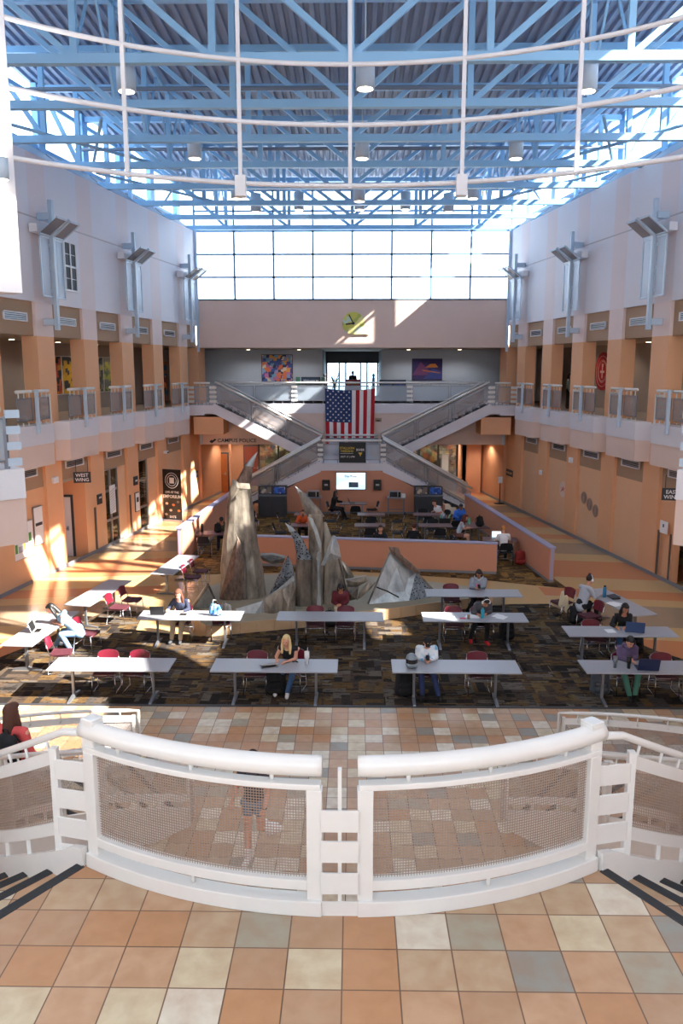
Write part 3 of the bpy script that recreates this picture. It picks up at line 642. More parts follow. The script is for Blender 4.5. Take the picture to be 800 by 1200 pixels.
for s, side in ((1, 'left'), (-1, 'right')):
    st = thing('curved_staircase', 'tiled staircase with dark nosings curving down to the %s of the landing' % side, 'staircase')
    mb = MB().mat(M['nosing']); nose(mb, T0, L1, s, 3.4, 6.5); mb.build('nosing', parent=st)
    for i in range(NS):
        ta, tb = T0+DTH*i, T0+DTH*(i+1); z = L1-RIS*(i+1); ra, rb = rin(ta)+.02, rin(tb)+.02; ro = rin(tb)+2.0 if i > 2 else 5.7
        mb = MB().mat(M['tile_up']); mb.arc((ra, rb), (ro, ro), s*ta, s*tb+s*.0, z-RIS-.03, z, 3); tr = mb.build('tread', parent=st)
        mb = MB().mat(M['nosing']); nose(mb, tb, z, s, rb+.02, ro); mb.build('nosing', parent=tr)
    n = 60
    for nm, dr, dw in (('inner_stringer', 0, .05), ('outer_stringer', 2.02, .05)):
        V = []
        for k in range(n+1):
            t = T0-R(1.)+(DTH*NS+R(2))*k/n; z = L1-RIS*max(0, (t-T0)/DTH)-.0
            r = rin(t)+dr; V.append([cp(r, t, max(0, z-.42), s), cp(r+dw, t, max(0, z-.42), s), cp(r+dw, t, z+.14, s), cp(r, t, z+.14, s)])
        MB().mat(M['rail']).grid(V, closed=True).build(nm, parent=st)
# curved front railing: two panels, end posts and joining plates
def wires(mb, t0, t1, z0f, z1f, rf, s=1, pitch=.0186, w=.0043, hor=None):
    L = abs(t1-t0)*3.4; nv = int(L/pitch)
    for k in range(1, nv):
        t = t0+(t1-t0)*k/nv; mb.bar(cp(rf(t), t, z0f(t), s), cp(rf(t), t, z1f(t), s), w, w)
    h = z1f(t0)-z0f(t0); nh = int(h/(hor or pitch)); seg = max(4, int(L/.1))
    for j in range(1, nh):
        pts = []
        for k in range(seg+1):
            t = t0+(t1-t0)*k/seg; z = z0f(t)+(z1f(t)-z0f(t))*j/nh; pts.append((t, z))
        for (ta, za), (tb, zb) in zip(pts, pts[1:]): mb.bar(cp(rf(ta)+.004, ta, za, s), cp(rf(tb)+.004, tb, zb, s), w, w)
def arctube(t0, t1, r, z, rad, s=1, n=26, k=12):
    return MB().tube([cp(r, t0+(t1-t0)*i/n, z, s) for i in range(n+1)], rad, k)
RR = 3.33
for s, side in ((1, 'left'), (-1, 'right')):
    g = thing('landing_railing', 'white curved landing railing with fat tube handrail and wire mesh, %s half' % side, 'railing', 'landing railing halves')
    a, b = R(1.95), R(31.9)
    rl = arctube(a, b+R(.9), RR-.03, L1+.995, .066, s, 30, 16).build('handrail', M['rail'], parent=g)
    mb = MB().mat(M['rail'])
    mb.arc(RR-.05, RR+.03, s*(a+R(.1)), s*b, L1+.855, L1+.895, 26); mb.arc(RR-.05, RR+.03, s*(a+R(.1)), s*b, L1+.165, L1+.235, 26)
    for t in (a+R(.8), b-R(.8)): mb.arc(RR-.053, RR+.033, s*(t-R(.85)), s*(t+R(.85)), L1+.1, L1+.857, 3)
    mb.build('panel_frame', parent=g, bevel=.006)
    MB().mat(M['rail']).arc(RR-.05, RR+.06, s*a, s*b, L1+.0, L1+.105, 26).build('bottom_channel', parent=g, bevel=.006)
    mb = MB().mat(M['wire']); wires(mb, a+R(1.6), b-R(1.6), lambda t: L1+.235, lambda t: L1+.855, lambda t: RR-.01, s); mb.build('wire_mesh', parent=g)
    mb = MB().mat(M['rail'])
    for t in (R(7.5), R(17), R(27)): MB().mat(M['rail']).tube([cp(RR-.02, t, L1+.89, s), cp(RR-.02, t, L1+.95, s)], .014, 8).build('handrail_bracket', parent=g)
    mb.tube([cp(RR, R(17), L1+.1, s), cp(RR, R(17), L1+.17, s)], .014, 8); mb.build('lower_bracket', parent=g)
    mb = MB().mat(M['alu'])
    for t in (a+R(.8), b-R(.8)):
        for z in (.21, .52, .83): mb.tube([cp(RR-.062, t, L1+z, s), cp(RR-.05, t, L1+z, s)], .011, 8)
    for t in (R(9), R(18), R(26)):
        mb.tube([cp(RR-.062, t, L1+.2, s), cp(RR-.05, t, L1+.2, s)], .009, 8)
    mb.build('bolts', parent=g)
    # square post and joining plates
    p = thing('railing_post', 'square white post at the %s end of the curved landing railing' % side, 'post', 'square railing posts', cp(RR-.04, R(31.4), L1, s), -s*R(31.4))
    MB().mat(M['rail']).box(-.056, .056, -.056, .056, 0, 1.075).build('shaft', parent=p, bevel=.01)
    MB().mat(M['rail']).prism([(-.058, -.058), (.058, -.058), (.058, .058), (-.058, .058)], 1.07, 1.09).build('cap', parent=p, bevel=.012)
    mb = MB().mat(M['rail'])
    for z in (.18, .40, .62):
        q0, q1 = cp(RR+.02, R(31.8), 0, s), cp(rin(R(36.2))+.03, R(36.4), 0, s)
        mb.add([(*q0[:2], L1+z), (*q1[:2], L1+z-.03), (*q1[:2], L1+z+.115), (*q0[:2], L1+z+.145), (q0[0]*1.01, q0[1]+.02, L1+z), (q1[0]*1.01, q1[1]+.02, L1+z-.03), (q1[0]*1.01, q1[1]+.02, L1+z+.115), (q0[0]*1.01, q0[1]+.02, L1+z+.145)],
               [(0, 1, 2, 3), (7, 6, 5, 4), (0, 4, 5, 1), (1, 5, 6, 2), (2, 6, 7, 3), (3, 7, 4, 0)])
    q0, q1 = cp(RR+.01, R(31.8), 0, s), cp(rin(R(36.2))+.02, R(36.4), 0, s)
    mb.add([(*q0[:2], L1-.3), (*q1[:2], L1-.36), (*q1[:2], L1+.08), (*q0[:2], L1+.12), (q0[0]*1.02, q0[1]+.02, L1-.3), (q1[0]*1.02, q1[1]+.02, L1-.36), (q1[0]*1.02, q1[1]+.02, L1+.08), (q0[0]*1.02, q0[1]+.02, L1+.12)],
               [(0, 1, 2, 3), (7, 6, 5, 4), (0, 4, 5, 1), (1, 5, 6, 2), (2, 6, 7, 3), (3, 7, 4, 0)])
    mb.build('joining_plates', parent=g)
c = thing('railing_joint', 'slim white flat bar and three plates joining the two railing halves', 'post')
mb = MB().mat(M['rail']); x, y, _ = cp(RR+.02, 0, 0)
mb.box(x-.012, x+.012, y-.012, y+.03, L1-.02, L1+1.0); mb.build('flat_bar', parent=c)
for z in (.16, .38, .59): MB().mat(M['rail']).box(x-.118, x+.118, y-.03, y-.018, L1+z, L1+z+.145).build('plate', parent=c)
MB().mat(M['rail']).box(x-.118, x+.118, y-.02, y-.013, L1-.0, L1+.1).build('base_plate', parent=c)
# stair railings, inner and outer
def zst(t): return L1-RIS*max(0, (t-T0)/DTH)
for s, side in ((1, 'left'), (-1, 'right')):
    for kind, dr, rad in (('inner', .02, .028), ('outer', 2.04, .028)):
        g = thing('stair_railing', 'white %s railing with mesh panels going down the %s curved stairs' % (kind, side), 'railing', 'curved stair railings')
        t1 = T0+DTH*NS+R(1.5); rf = lambda t: rin(t)+dr
        pts = []
        if kind == 'inner': pts.append(cp(RR+.0, R(32), L1+.985, s))
        for k in range(50): t = R(36.2)+(t1-R(36.2))*k/49; pts.append(cp(rf(t)-.06, t, zst(t)+1.01, s))
        pts.append((pts[-1][0], pts[-1][1], .15)); MB().tube(pts, rad, 10).build('handrail', M['rail'], parent=g)
        nseg = 4; a0 = R(36.4)
        for q in range(nseg):
            ta, tb = a0+(t1-a0)*q/nseg+R(.6), a0+(t1-a0)*(q+1)/nseg-R(.6); V1 = []; 
            def helix(zl, zh, r0, r1, n=14):
                V = []
                for k in range(n+1):
                    t = ta+(tb-ta)*k/n; z = zst(t); V.append([cp(rf(t)+r0, t, z+zl, s), cp(rf(t)+r1, t, z+zl, s), cp(rf(t)+r1, t, z+zh, s), cp(rf(t)+r0, t, z+zh, s)])
                return V
            mb = MB().mat(M['rail']); mb.grid(helix(.8, .9, -.04, .0), closed=True); mb.grid(helix(.26, .36, -.04, .02), closed=True)
            for t in (ta, tb): mb.bar(cp(rf(t)-.015, t, zst(t)+.05, s), cp(rf(t)-.015, t, zst(t)+.92, s), .06, .05)
            for k in range(1, 4): t = ta+(tb-ta)*k/4; mb.bar(cp(rf(t), t, zst(t)+.1, s), cp(rf(t), t, zst(t)+.3, s), .03)
            for k in range(5):
                t = ta+(tb-ta)*(k+.5)/5; mb.tube([cp(rf(t)-.03, t, zst(t)+.84, s), cp(rf(t)-.08, t, zst(t)+.87, s), cp(rf(t)-.06, t, zst(t)+.985, s)], .011, 6)
            mb.build('panel_frame', parent=g)
            mb = MB().mat(M['wire'])
            if kind == 'inner' and q < 2: wires(mb, ta, tb, lambda t: zst(t)+.34, lambda t: zst(t)+.82, lambda t: rf(t)-.01, s, .021, .0055)
            else: mb = MB().mat(M['screen']); mb.grid([[cp(rf(ta+(tb-ta)*k/12), ta+(tb-ta)*k/12, zst(ta+(tb-ta)*k/12)+z, s) for z in (.35, .82)] for k in range(13)])
            mb.build('wire_mesh', parent=g)
        t = R(87); x, y, z = cp(rf(t)+.03, t, zst(t), s)
        if kind == 'inner': MB().mat(M['rail']).box(x-.08, x+.08, y-.08, y+.08, z-.45, z+1.02).build('newel_post', parent=g)
    # chalk drawn paper banner on the inner stringer
    if s > 0: continue
    cols = [(214, 90, 100), (120, 170, 200), (110, 180, 140), (224, 140, 100)]
    bn = thing('chalk_banner', 'white banner scrawled in coloured chalk on the %s stair stringer' % side, 'banner')
    V = []
    ts = [R(38)+R(50)*k/20 for k in range(21)]
    mb = MB().mat(M['paper']); mb.grid([[cp(rin(t)-.012, t, zst(t)-.38, s), cp(rin(t)-.004, t, zst(t)-.38, s), cp(rin(t)-.004, t, zst(t)+.1, s), cp(rin(t)-.012, t, zst(t)+.1, s)] for t in ts], closed=True); mb.build('sheet', parent=bn)
    rnd = random.Random(5+s); mb = MB()
    for q in range(34):
        mb.mat(cm(cols[(q//6) % 4], .9)); t = R(39)+R(46)*q/34; z = zst(t)-.3+rnd.random()*.08
        pts = [cp(rin(t)-.02, t+R(rnd.uniform(-1.2, 1.2)), z+.33*k/4, s) for k in range(5)]; mb.tube(pts, .008, 4)
    mb.build('chalk_strokes', parent=bn)

# ================================================================== BACK STAIRS
XL = 1.45; ZL = 2.42; YF0, YF1 = 37.5, 39.1; YB0, YB1 = 39.3, 40.9; XE, XU = 6.0, 6.72
MB().mat(M['fascia']).box(X0-XL, X0+XL, YF0, YB1, ZL-.35, ZL).build('floor', kind='structure')
def flight(s, xa, za, xb, zb, y0, y1, n, lab):
    st = thing('straight_stair_flight', lab, 'staircase', 'straight flights of the rear stairs')
    dx = (xb-xa)/n; dz = (zb-za)/n; mb = MB().mat(M['dark'])
    for i in range(n):
        x = xa+dx*i; z = max(za+dz*i, za+dz*(i+1)) if dz > 0 else za+dz*(i+1); zz = za+dz*(i+1) if dz > 0 else za+dz*(i+1)
        a, b = sorted((X0+s*x, X0+s*(x+dx))); mb.box(a, b, y0+.06, y1-.06, zz-.18 if dz > 0 else zz-.18, zz)
    mb.build('treads', parent=st)
    m = (zb-za)/(xb-xa)
    for y in (y0, y1-.08):
        q = [(X0+s*xa, za+.1), (X0+s*xb, zb+.1), (X0+s*xb, max(0, zb-.42)), (X0+s*xa, max(0, za-.42))]
        MB().mat(M['fascia']).xz(q, y, y+.08).build('stringer', parent=st)
    return st
for s, sd in ((-1, 'left'), (1, 'right')):
    flight(s, XL, ZL, XE, .0, YF0, YF1, 14, 'lower rear stair flight running from the middle landing down to the %s' % sd)
    flight(s, XL, ZL, XU, L2, YB0, YB1, 15, 'upper rear stair flight climbing from the middle landing to the %s gallery' % sd)
    # gallery piece at the head of the flight
    q = [(X0+s*XU, L2), (X0+s*XU, L2-.42), (X0+s*(XB-.55), L2-.42), (X0+s*(XB-.55), L2-.5), (X0+s*(w(39.6)), L2-.5), (X0+s*(w(39.6)), L2)]
    MB().mat(M['fascia']).xz(q, YB0, 41.2).build('floor', kind='structure')
def guard(name, lab, grp, pts, posts=None, toe=True, hh=1.05, plates=(), m='screen', wid=.03, cat='railing', both=True):
    # straight guard along a list of floor points
    g = thing(name, lab, cat, grp)
    P_ = [Vector(p) for p in pts]
    MB().tube([p+Vector((0, 0, hh)) for p in P_], .05, 8).build('handrail', M['rail'], parent=g)
    for a, b in zip(P_, P_[1:]):
        L = (b-a).length; n = max(1, round(L/2.0))
        for k in range(n):
            c, d = a+(b-a)*((k+.03)/n), a+(b-a)*((k+.97)/n)
            mb = MB().mat(M['leggrey']); 
            for z in (.16, .88): mb.bar(c+Vector((0, 0, z)), d+Vector((0, 0, z)), .035, .045)
            for q in (c, d): mb.bar(q+Vector((0, 0, 0)), q+Vector((0, 0, .9)), .045)
            for j in (.25, .5, .75): q = c+(d-c)*j; mb.bar(q+Vector((0, 0, .9)), q+Vector((0, 0, hh)), .02); mb.bar(q, q+Vector((0, 0, .16)), .03)
            mb.build('panel_frame', parent=g)
            mb = MB().mat(M[m]); mb.add([c+Vector((0, 0, .17)), d+Vector((0, 0, .17)), d+Vector((0, 0, .87)), c+Vector((0, 0, .87))], [(0, 1, 2, 3)]); mb.build('mesh_panel', parent=g)
    for x, y, z, dx in plates:
        for k in range(4): MB().mat(M['rail']).box(x-dx, x+dx, y-.012, y+.012, z+.12+k*.22, z+.24+k*.22).build('plate', parent=g)
    return g
gy = 41.0
XG = XB-1.2
guard('gallery_guard', 'long straight mesh guard along the rear upper gallery behind the flag', None, [(X0+q_, gy, L2) for q_ in (-6.9, -4.9, -3.0, -.9, .9, 3.0, 4.9, 6.9)], plates=[(X0+2.9, gy-.05, L2, .15), (X0-2.9, gy-.05, L2, .15)], m='screen_lt')
for s, sd in ((-1, 'left'), (1, 'right')):
    guard('stair_guard', 'mesh guard on the front of the %s lower rear stair flight' % sd, 'rear stair guards', [(X0+s*XL, YF0+.04, ZL+.08), (X0+s*(XE-.35), YF0+.04, .18)])
    guard('stair_guard', 'mesh guard on the back of the %s lower rear stair flight' % sd, 'rear stair guards', [(X0+s*XL, YF1-.04, ZL+.08), (X0+s*(XE-.35), YF1-.04, .18)])
    guard('stair_guard', 'mesh guard on the front of the %s upper rear stair flight' % sd, 'rear stair guards', [(X0+s*XL, YB0+.04, ZL+.08), (X0+s*(XU-.1), YB0+.04, L2+.06)], plates=[(X0+s*(XU-.0), YB0+.0, L2, .17)])
    guard('stair_guard', 'mesh guard on the back of the %s upper rear stair flight' % sd, 'rear stair guards', [(X0+s*XL, YB1-.04, ZL+.08), (X0+s*(XU-.1), YB1-.04, L2+.06)])
    guard('gallery_guard', 'short mesh guard at the head of the %s upper flight' % sd, None, [(X0+s*(XU+.15), YB0+.02, L2), (X0+s*(w(39.3)-.35), YB0+.02, L2)], plates=[(X0+s*(w(39.3)-.2), YB0, L2, .15)], m='screen')
guard('landing_guard', 'mesh guard along the front of the rear middle landing under the flag', None, [(X0-XL+.05, YF0+.03, ZL), (X0+XL-.05, YF0+.03, ZL)], plates=[(X0-XL+.0, YF0+.02, ZL, .14), (X0+XL, YF0+.02, ZL, .14)], m='screen_lt')
guard('landing_guard', 'mesh guard at the back of the rear middle landing, the flag hanging behind it', None, [(X0-XL+.1, YB1-.15, ZL), (X0, YB1-.15, ZL), (X0+XL-.1, YB1-.15, ZL)], m='screen_lt')
# wall below the rear landing
q = [(X0-4.4, 0), (X0-4.4, .45), (X0-XL-.2, 1.98), (X0-1.2, 2.08), (X0+1.2, 2.08), (X0+XL+.2, 1.98), (X0+4.4, .45), (X0+4.4, 0)]
mb = MB().mat(M['lowwall']); mb.xz(q, YF0+.02, YF0+.3); mb.build('wall_back', kind='structure')
MB().mat(M['base']).box(X0-4.3, X0+4.3, YF0-.02, YF0+.02, 0, .12).build('baseboard_back', kind='structure')
# ---------------------------------------------------------------- low walls around the rear study area
def lowwall(lab, a, b, h, t=.16):
    o = thing('low_partition', lab, 'low wall', 'low walls around the rear study area')
    a, b = Vector((*a, 0)), Vector((*b, 0)); d = (b-a).normalized(); n = Vector((-d.y, d.x, 0))
    def q(e, t): return [tuple((a-d*e+n*t)[:2]), tuple((b+d*e+n*t)[:2]), tuple((b+d*e-n*t)[:2]), tuple((a-d*e-n*t)[:2])]
    MB().mat(M['lowwall']).prism(q(0, t/2), 0, h).build('panel', parent=o)
    MB().mat(M['lav']).prism(q(.03, t/2+.04), h, h+.05).build('cap', parent=o)
    MB().mat(M['base']).prism(q(.005, t/2+.006), 0, .1).build('skirting', parent=o)
    MB().mat(M['lav']).bar(a-d*.005+Vector((0, 0, .1)), a-d*.005+Vector((0, 0, h)), .1, .02, up=(d.x, d.y, 0)).build('corner_trim', parent=o)
lowwall('peach low wall with lavender cap running across behind the sculpture', (4.78, 26.3), (-4.3, 27.5), 1.03)
lowwall('peach low wall with lavender cap along the left side of the study area', (-6.05, 27.4), (-5.4, 36.8), 1.28)
lowwall('peach low wall with lavender cap along the right side of the study area', (6.35, 25.2), (5.15, 36.3), 1.12)

# ================================================================== SIGNS, ART AND FITTINGS
# flag
fl = thing('flag', 'American flag hung vertically from the rear gallery rail', 'flag', None, (-.18, 40.78, 5.8))
FW, FH, ns = 2.5, 3.75, 13
def wav(x, z): return .03*sin(x*7)+.02*sin(z*3+x*4)
def fgrid(x0, x1, z0, z1, off=0, nx=4, nz=24):
    P_ = []
    for i in range(nx+1):
        x = x0+(x1-x0)*i/nx; row = []
        for j in range(nz+1):
            z = z0+(z1-z0)*j/nz; k = .05*(-z/FH); sag = -.10*(1-((x)/(FW/2))**2)*(1+z/FH); row.append((x*(1-k), wav(x, z)+off, z+sag))
        P_.append(row)
    return P_
mb = MB(); mb.sm = True
for i in range(ns):
    x0 = -FW/2+FW*i/ns; x1 = x0+FW/ns
    z0 = -FH*.44 if i < 7 else 0
    mb.mat(M['red' if (i % 2 == 0) == True else 'flagwhite']); mb.sheet(fgrid(x0, x1, z0, -FH, 0), .012)
mb.build('stripes', parent=fl)
mb = MB().mat(M['navy']); mb.sm = True; mb.sheet(fgrid(-FW/2, -FW/2+FW*7/13, 0, -FH*.44, -.001, 8), .012)
mb.sm = False; mb.mat(M['flagwhite'])
CWd, CHt = FW*7/13, FH*.44
for r in range(11):
    nn = 5 if r % 2 == 0 else 4
    for c in range(nn):
        x = -FW/2+CWd*((c+.5)/5 if r % 2 == 0 else (c+1)/5); z = -CHt*(r+.6)/11.2; q = []
        sag = -.10*(1-(x/(FW/2))**2)*(1+z/FH)
        for k in range(10): rr = .058 if k % 2 == 0 else .024; q.append((x+rr*cos(pi/2+k*pi/5), z+sag+rr*sin(pi/2+k*pi/5)))
        mb.xz(q, wav(x, z)-.016, wav(x, z)-.004)
mb.build('canton', parent=fl)
# clock
ck = thing('wall_clock', 'round marbled yellow clock with a wave tail on the rear beam wall', 'clock', None, (-.02, 40.98, 8.98))
q = [(.56*cos(a), .56*sin(a)) for a in [R(300)-R(300-(-40+0))*k/40 for k in range(0)]]
q = [(.55*cos(R(a)), .55*sin(R(a))) for a in range(-20, 235, 8)]+[(-.2, -.52), (.15, -.54), (.5, -.52), (.82, -.54), (.6, -.44), (.55, -.3)]
m_clock = poster_mat('marbled_yellow', [(208, 204, 92), (226, 222, 150), (180, 190, 90), (190, 212, 190), (214, 214, 112)], 3.)
MB().mat(m_clock).xz(q, -.06, 0).build('face', parent=ck)
MB().mat(M['black']).bar((0, -.075, 0), (-.22, -.075, .42), .05, .02, up=(0, 1, 0)).build('minute_hand', parent=ck)
MB().mat(M['black']).bar((.02, -.075, 0), (-.38, -.075, -.05), .07, .02, up=(0, 1, 0)).build('hour_hand', parent=ck)
MB().mat(M['black']).box(-.06, .06, -.09, -.06, -.06, .06).build('hub', parent=ck)
def panel(name, lab, cat, loc, wd, ht, m, d=.05, fr=None, rz=0., group=None, stand=False):
    o = thing(name, lab, cat, group, loc, rz)
    MB().mat(fr or M['black']).box(-wd/2-.03, wd/2+.03, -d, 0, -ht/2-.03, ht/2+.03).build('frame', parent=o)
    MB().mat(m).box(-wd/2, wd/2, -d-.012, -d, -ht/2, ht/2).build('face', parent=o); return o
m_art1 = poster_mat('mosaic_mountain', [(60, 90, 160), (140, 150, 190), (224, 120, 70), (90, 60, 130), (190, 110, 150), (220, 200, 170), (40, 50, 90), (230, 160, 70), (110, 160, 190)], 5.5)
panel('painting', 'colourful mosaic painting on the grey rear gallery wall', 'painting', (-4.2, 44.98, 6.8), 1.66, 1.42, m_art1)
o = panel('painting', 'dark purple mountain tapestry on the grey rear gallery wall', 'painting', (4.02, 44.98, 6.72), 1.6, 1.12, cm((58, 46, 92), .8))
for c, q, d in (((110, 60, 100), [(-.8, -.3), (-.35, .42), (.1, -.05), (.8, -.3)], .066), ((204, 120, 60), [(-.1, .1), (.15, .3), (.45, .32), (.6, .12)], .068), ((60, 70, 130), [(-.2, -.5), (.3, .05), (.8, -.1), (.8, -.5)], .067), ((190, 110, 70), [(-.3, 0), (.7, -.15), (.72, -.2), (-.2, -.08)], .07)):
    MB().mat(cm(c)).xz(q, -d, -.06).build('motif', parent=o)
o = panel('display_board', 'dark blue notice screen with green strips near the rear gallery doors', 'sign', (-2.35, 44.9, 6.12), 1.0, .34, cm((30, 54, 84), .4))
for x in (-.7, .7): MB().mat(cm((70, 130, 100), .5)).box(x-.12, x+.12, -.07, -.02, -.22, .2).build('side_panel', parent=o)
text('lettering', 'Welcome to', .16, M['paper'], (0, -.07, 0), FRONT, o)
o = thing('info_counter', 'black counter with two blue pictures behind the rear gallery rail', 'counter', None, (2.1, 44.0, L2)); MB().mat(M['dark']).box(-.7, .7, -.25, .25, 0, 1.15).build('cabinet', parent=o)
for x, m in ((-.35, (70, 90, 130)), (.35, (40, 80, 150))): MB().mat(cm(m, .4)).box(x-.28, x+.28, -.27, -.25, .78, 1.08).build('picture', parent=o)
o = thing('reception_desk', 'small red reception desk in the rear upper lobby', 'desk', None, (-.05, 47.2, L2)); MB().mat(cm((150, 24, 40), .5)).box(-.45, .45, -.3, .3, 0, 1.12).build('front_panel', parent=o); text('lettering', 'Information', .13, M['gold'], (0, -.31, .9), FRONT, o)
o = thing('potted_plant', 'tall plant stand beside the red reception desk', 'plant', None, (-1.1, 47.4, L2)); MB().mat(M['flagwhite']).lathe([(.1, 0), (.14, .3)], n=10).build('pot', parent=o)
mb = MB().mat(cm((90, 120, 60), .8)); rnd = random.Random(2)
for k in range(12): a = rnd.random()*6.28; mb.tube([(0, 0, .3), (.1*cos(a), .1*sin(a), 1.0), (.25*cos(a), .25*sin(a), 1.2+.4*rnd.random())], [.02, .03, .005], 5)
mb.build('leaves', parent=o)
for k, x in enumerate((-1.45, 1.0)):
    o = thing('security_gate', 'dark round topped gate post on the rear gallery rail, %s of the flag' % ('left' if k == 0 else 'right'), 'post', 'dark posts by the flag', (x, 41.15, L2)); MB().mat(M['dark']).lathe([(.07, 0), (.07, 1.25), (.05, 1.34)], n=12).build('shaft', parent=o); MB().mat(M['dark']).lathe([(.05, 1.34), (.08, 1.4), (.05, 1.48), (.01, 1.5)], n=12).build('knob', parent=o)
# campus police lettering on the left lintel
t = text('wall_lettering', 'CAMPUS POLICE', .27, M['black'], (X0-5.85, 40.98, 3.16), FRONT); tag(t, 'black CAMPUS POLICE lettering on the peach lintel', 'sign')
o = tag(MB().mat(M['black']).xz([(-7.34, 3.1), (-7.2, 3.03), (-6.98, 3.2), (-7.05, 3.27), (-7.16, 3.17), (-7.24, 3.2)], 40.96, 40.99).build('arrow_mark'), 'small black arrow before the CAMPUS POLICE lettering', 'sign')
o = panel('wall_vent', 'small brown vent on the peach wall right of the flag', 'vent', W(443, 492, 40.98), .28, .14, M['tan'], .02, M['tan']); MB().mat(M['dark']).box(-.1, .1, -.04, -.03, -.07, .0).build('slot', parent=o)
# banner on the middle landing
o = thing('event_banner', 'black banner with gold and white print on the middle landing guard', 'banner', None, (-.05, 37.42, 2.93))
mb = MB().mat(M['black']); mb.box(-.62, .62, -.02, 0, -.48, .48); mb.build('cloth', parent=o)
text('lettering', 'STALLION', .15, M['gold'], (-.25, -.03, .2), FRONT, o); text('lettering', 'WEEKEND', .13, M['gold'], (-.25, -.03, .06), FRONT, o)
MB().mat(M['paper']).box(-.56, .04, -.026, -.02, -.05, -.035).build('rule', parent=o); text('lettering', 'OCT 17 | 6PM', .11, M['paper'], (-.22, -.03, -.2), FRONT, o)
text('lettering', 'RIVER', .15, M['paper'], (.37, -.03, .12), FRONT, o); MB().mat(M['gold']).xz([(.27, .0), (.47, .0), (.4, -.1), (.37, -.2), (.34, -.1)], -.028, -.02).build('emblem', parent=o)
# television and wall speakers
tv = panel('television', 'wall television showing a pale newspaper page under the middle landing', 'television', W(411, 563.5, 37.5), 1.36, .78, M['screenon'], .06)
text('headline', 'The Paper', .15, M['black'], (0, -.075, .22), FRONT, tv); MB().mat(cm((90, 110, 130), .5)).box(-.1, .35, -.078, -.07, -.3, -.05).build('picture', parent=tv)
for k, px in enumerate((382, 442)):
    x, y, z = W(px, 568, 37.48); o = thing('towel_dispenser', 'black wall dispenser %s of the television' % ('left' if k == 0 else 'right'), 'dispenser', 'black wall dispensers', (x, y, z))
    MB().mat(M['black']).box(-.18, .18, -.2, 0, -.24, .24).build('housing', parent=o, bevel=.03); MB().mat(M['alu']).box(-.08, .08, -.21, -.2, -.02, .06).build('label_plate', parent=o)
# kiosks and microwaves
for k, px in enumerate((319.5, 501.5)):
    x = W(px, 590, 36.9)[0]; o = thing('recycling_cabinet', 'charcoal bin cabinet with two pictures under the %s lower stair flight' % ('left' if k == 0 else 'right'), 'cabinet', 'charcoal bin cabinets', (x, 36.9, 0))
    MB().mat(M['dark']).box(-.64, .64, -.3, .3, .03, 1.02).build('cabinet_body', parent=o); MB().mat(M['dark']).box(-.66, .66, -.02, .32, 1.0, 1.42).build('header', parent=o); MB().mat(M['leggrey']).box(-.66, .66, -.32, .32, .99, 1.03).build('counter_top', parent=o)
    for sx in (-.32, .32):
        MB().mat(M['dark']).box(sx-.3, sx+.3, -.32, -.3, .06, .96).build('door', parent=o)
        MB().mat(poster_mat('kiosk_picture', [(120, 110, 100), (60, 70, 90), (190, 180, 160)] if sx < 0 else [(30, 70, 160), (60, 110, 200), (200, 210, 230)], 7.)).box(sx-.26, sx+.26, -.035, -.02, 1.08, 1.38).build('picture', parent=o)
for k, px in enumerate((366, 464)):
    x = W(px, 590, 37.0)[0]; dx = .1 if k == 0 else -.1; o = thing('microwave_stand', 'tall metal table carrying a microwave against the %s rear wall' % ('left' if k == 0 else 'right'), 'table', 'microwave stands', (x, 37.05, 0))
    MB().mat(M['grey_top']).box(-.42, .42, -.28, .28, .86, .9).build('tabletop', parent=o)
    for a, b in ((-.36, -.24), (.36, -.24), (-.36, .24), (.36, .24)): MB().mat(M['leggrey']).bar((a, b, 0), (a, b, .86), .04).build('leg', parent=o)
    MB().mat(M['leggrey']).box(-.36, .36, -.02, .02, .3, .33).build('stretcher', parent=o)
    mw = thing('microwave', 'silver microwave on the metal stand %s the television' % ('left of' if k == 0 else 'right of'), 'microwave', 'microwaves', (x+dx*.6, 37.0, .9))
    MB().mat(M['alu']).box(-.27, .27, -.2, .2, .01, .3).build('case', parent=mw, bevel=.01); MB().mat(M['black']).box(-.25, .1, -.215, -.2, .04, .27).build('door', parent=mw); MB().mat(M['black']).box(.14, .25, -.21, -.2, .03, .27).build('keypad', parent=mw)
    o = thing('paper_stack', 'white napkin box beside the %s microwave' % ('left' if k == 0 else 'right'), 'box', 'napkin boxes', (x-dx*3.3, 37.0, .9)); MB().mat(M['paper']).box(-.09, .09, -.1, .1, 0, .16).build('box', parent=o)
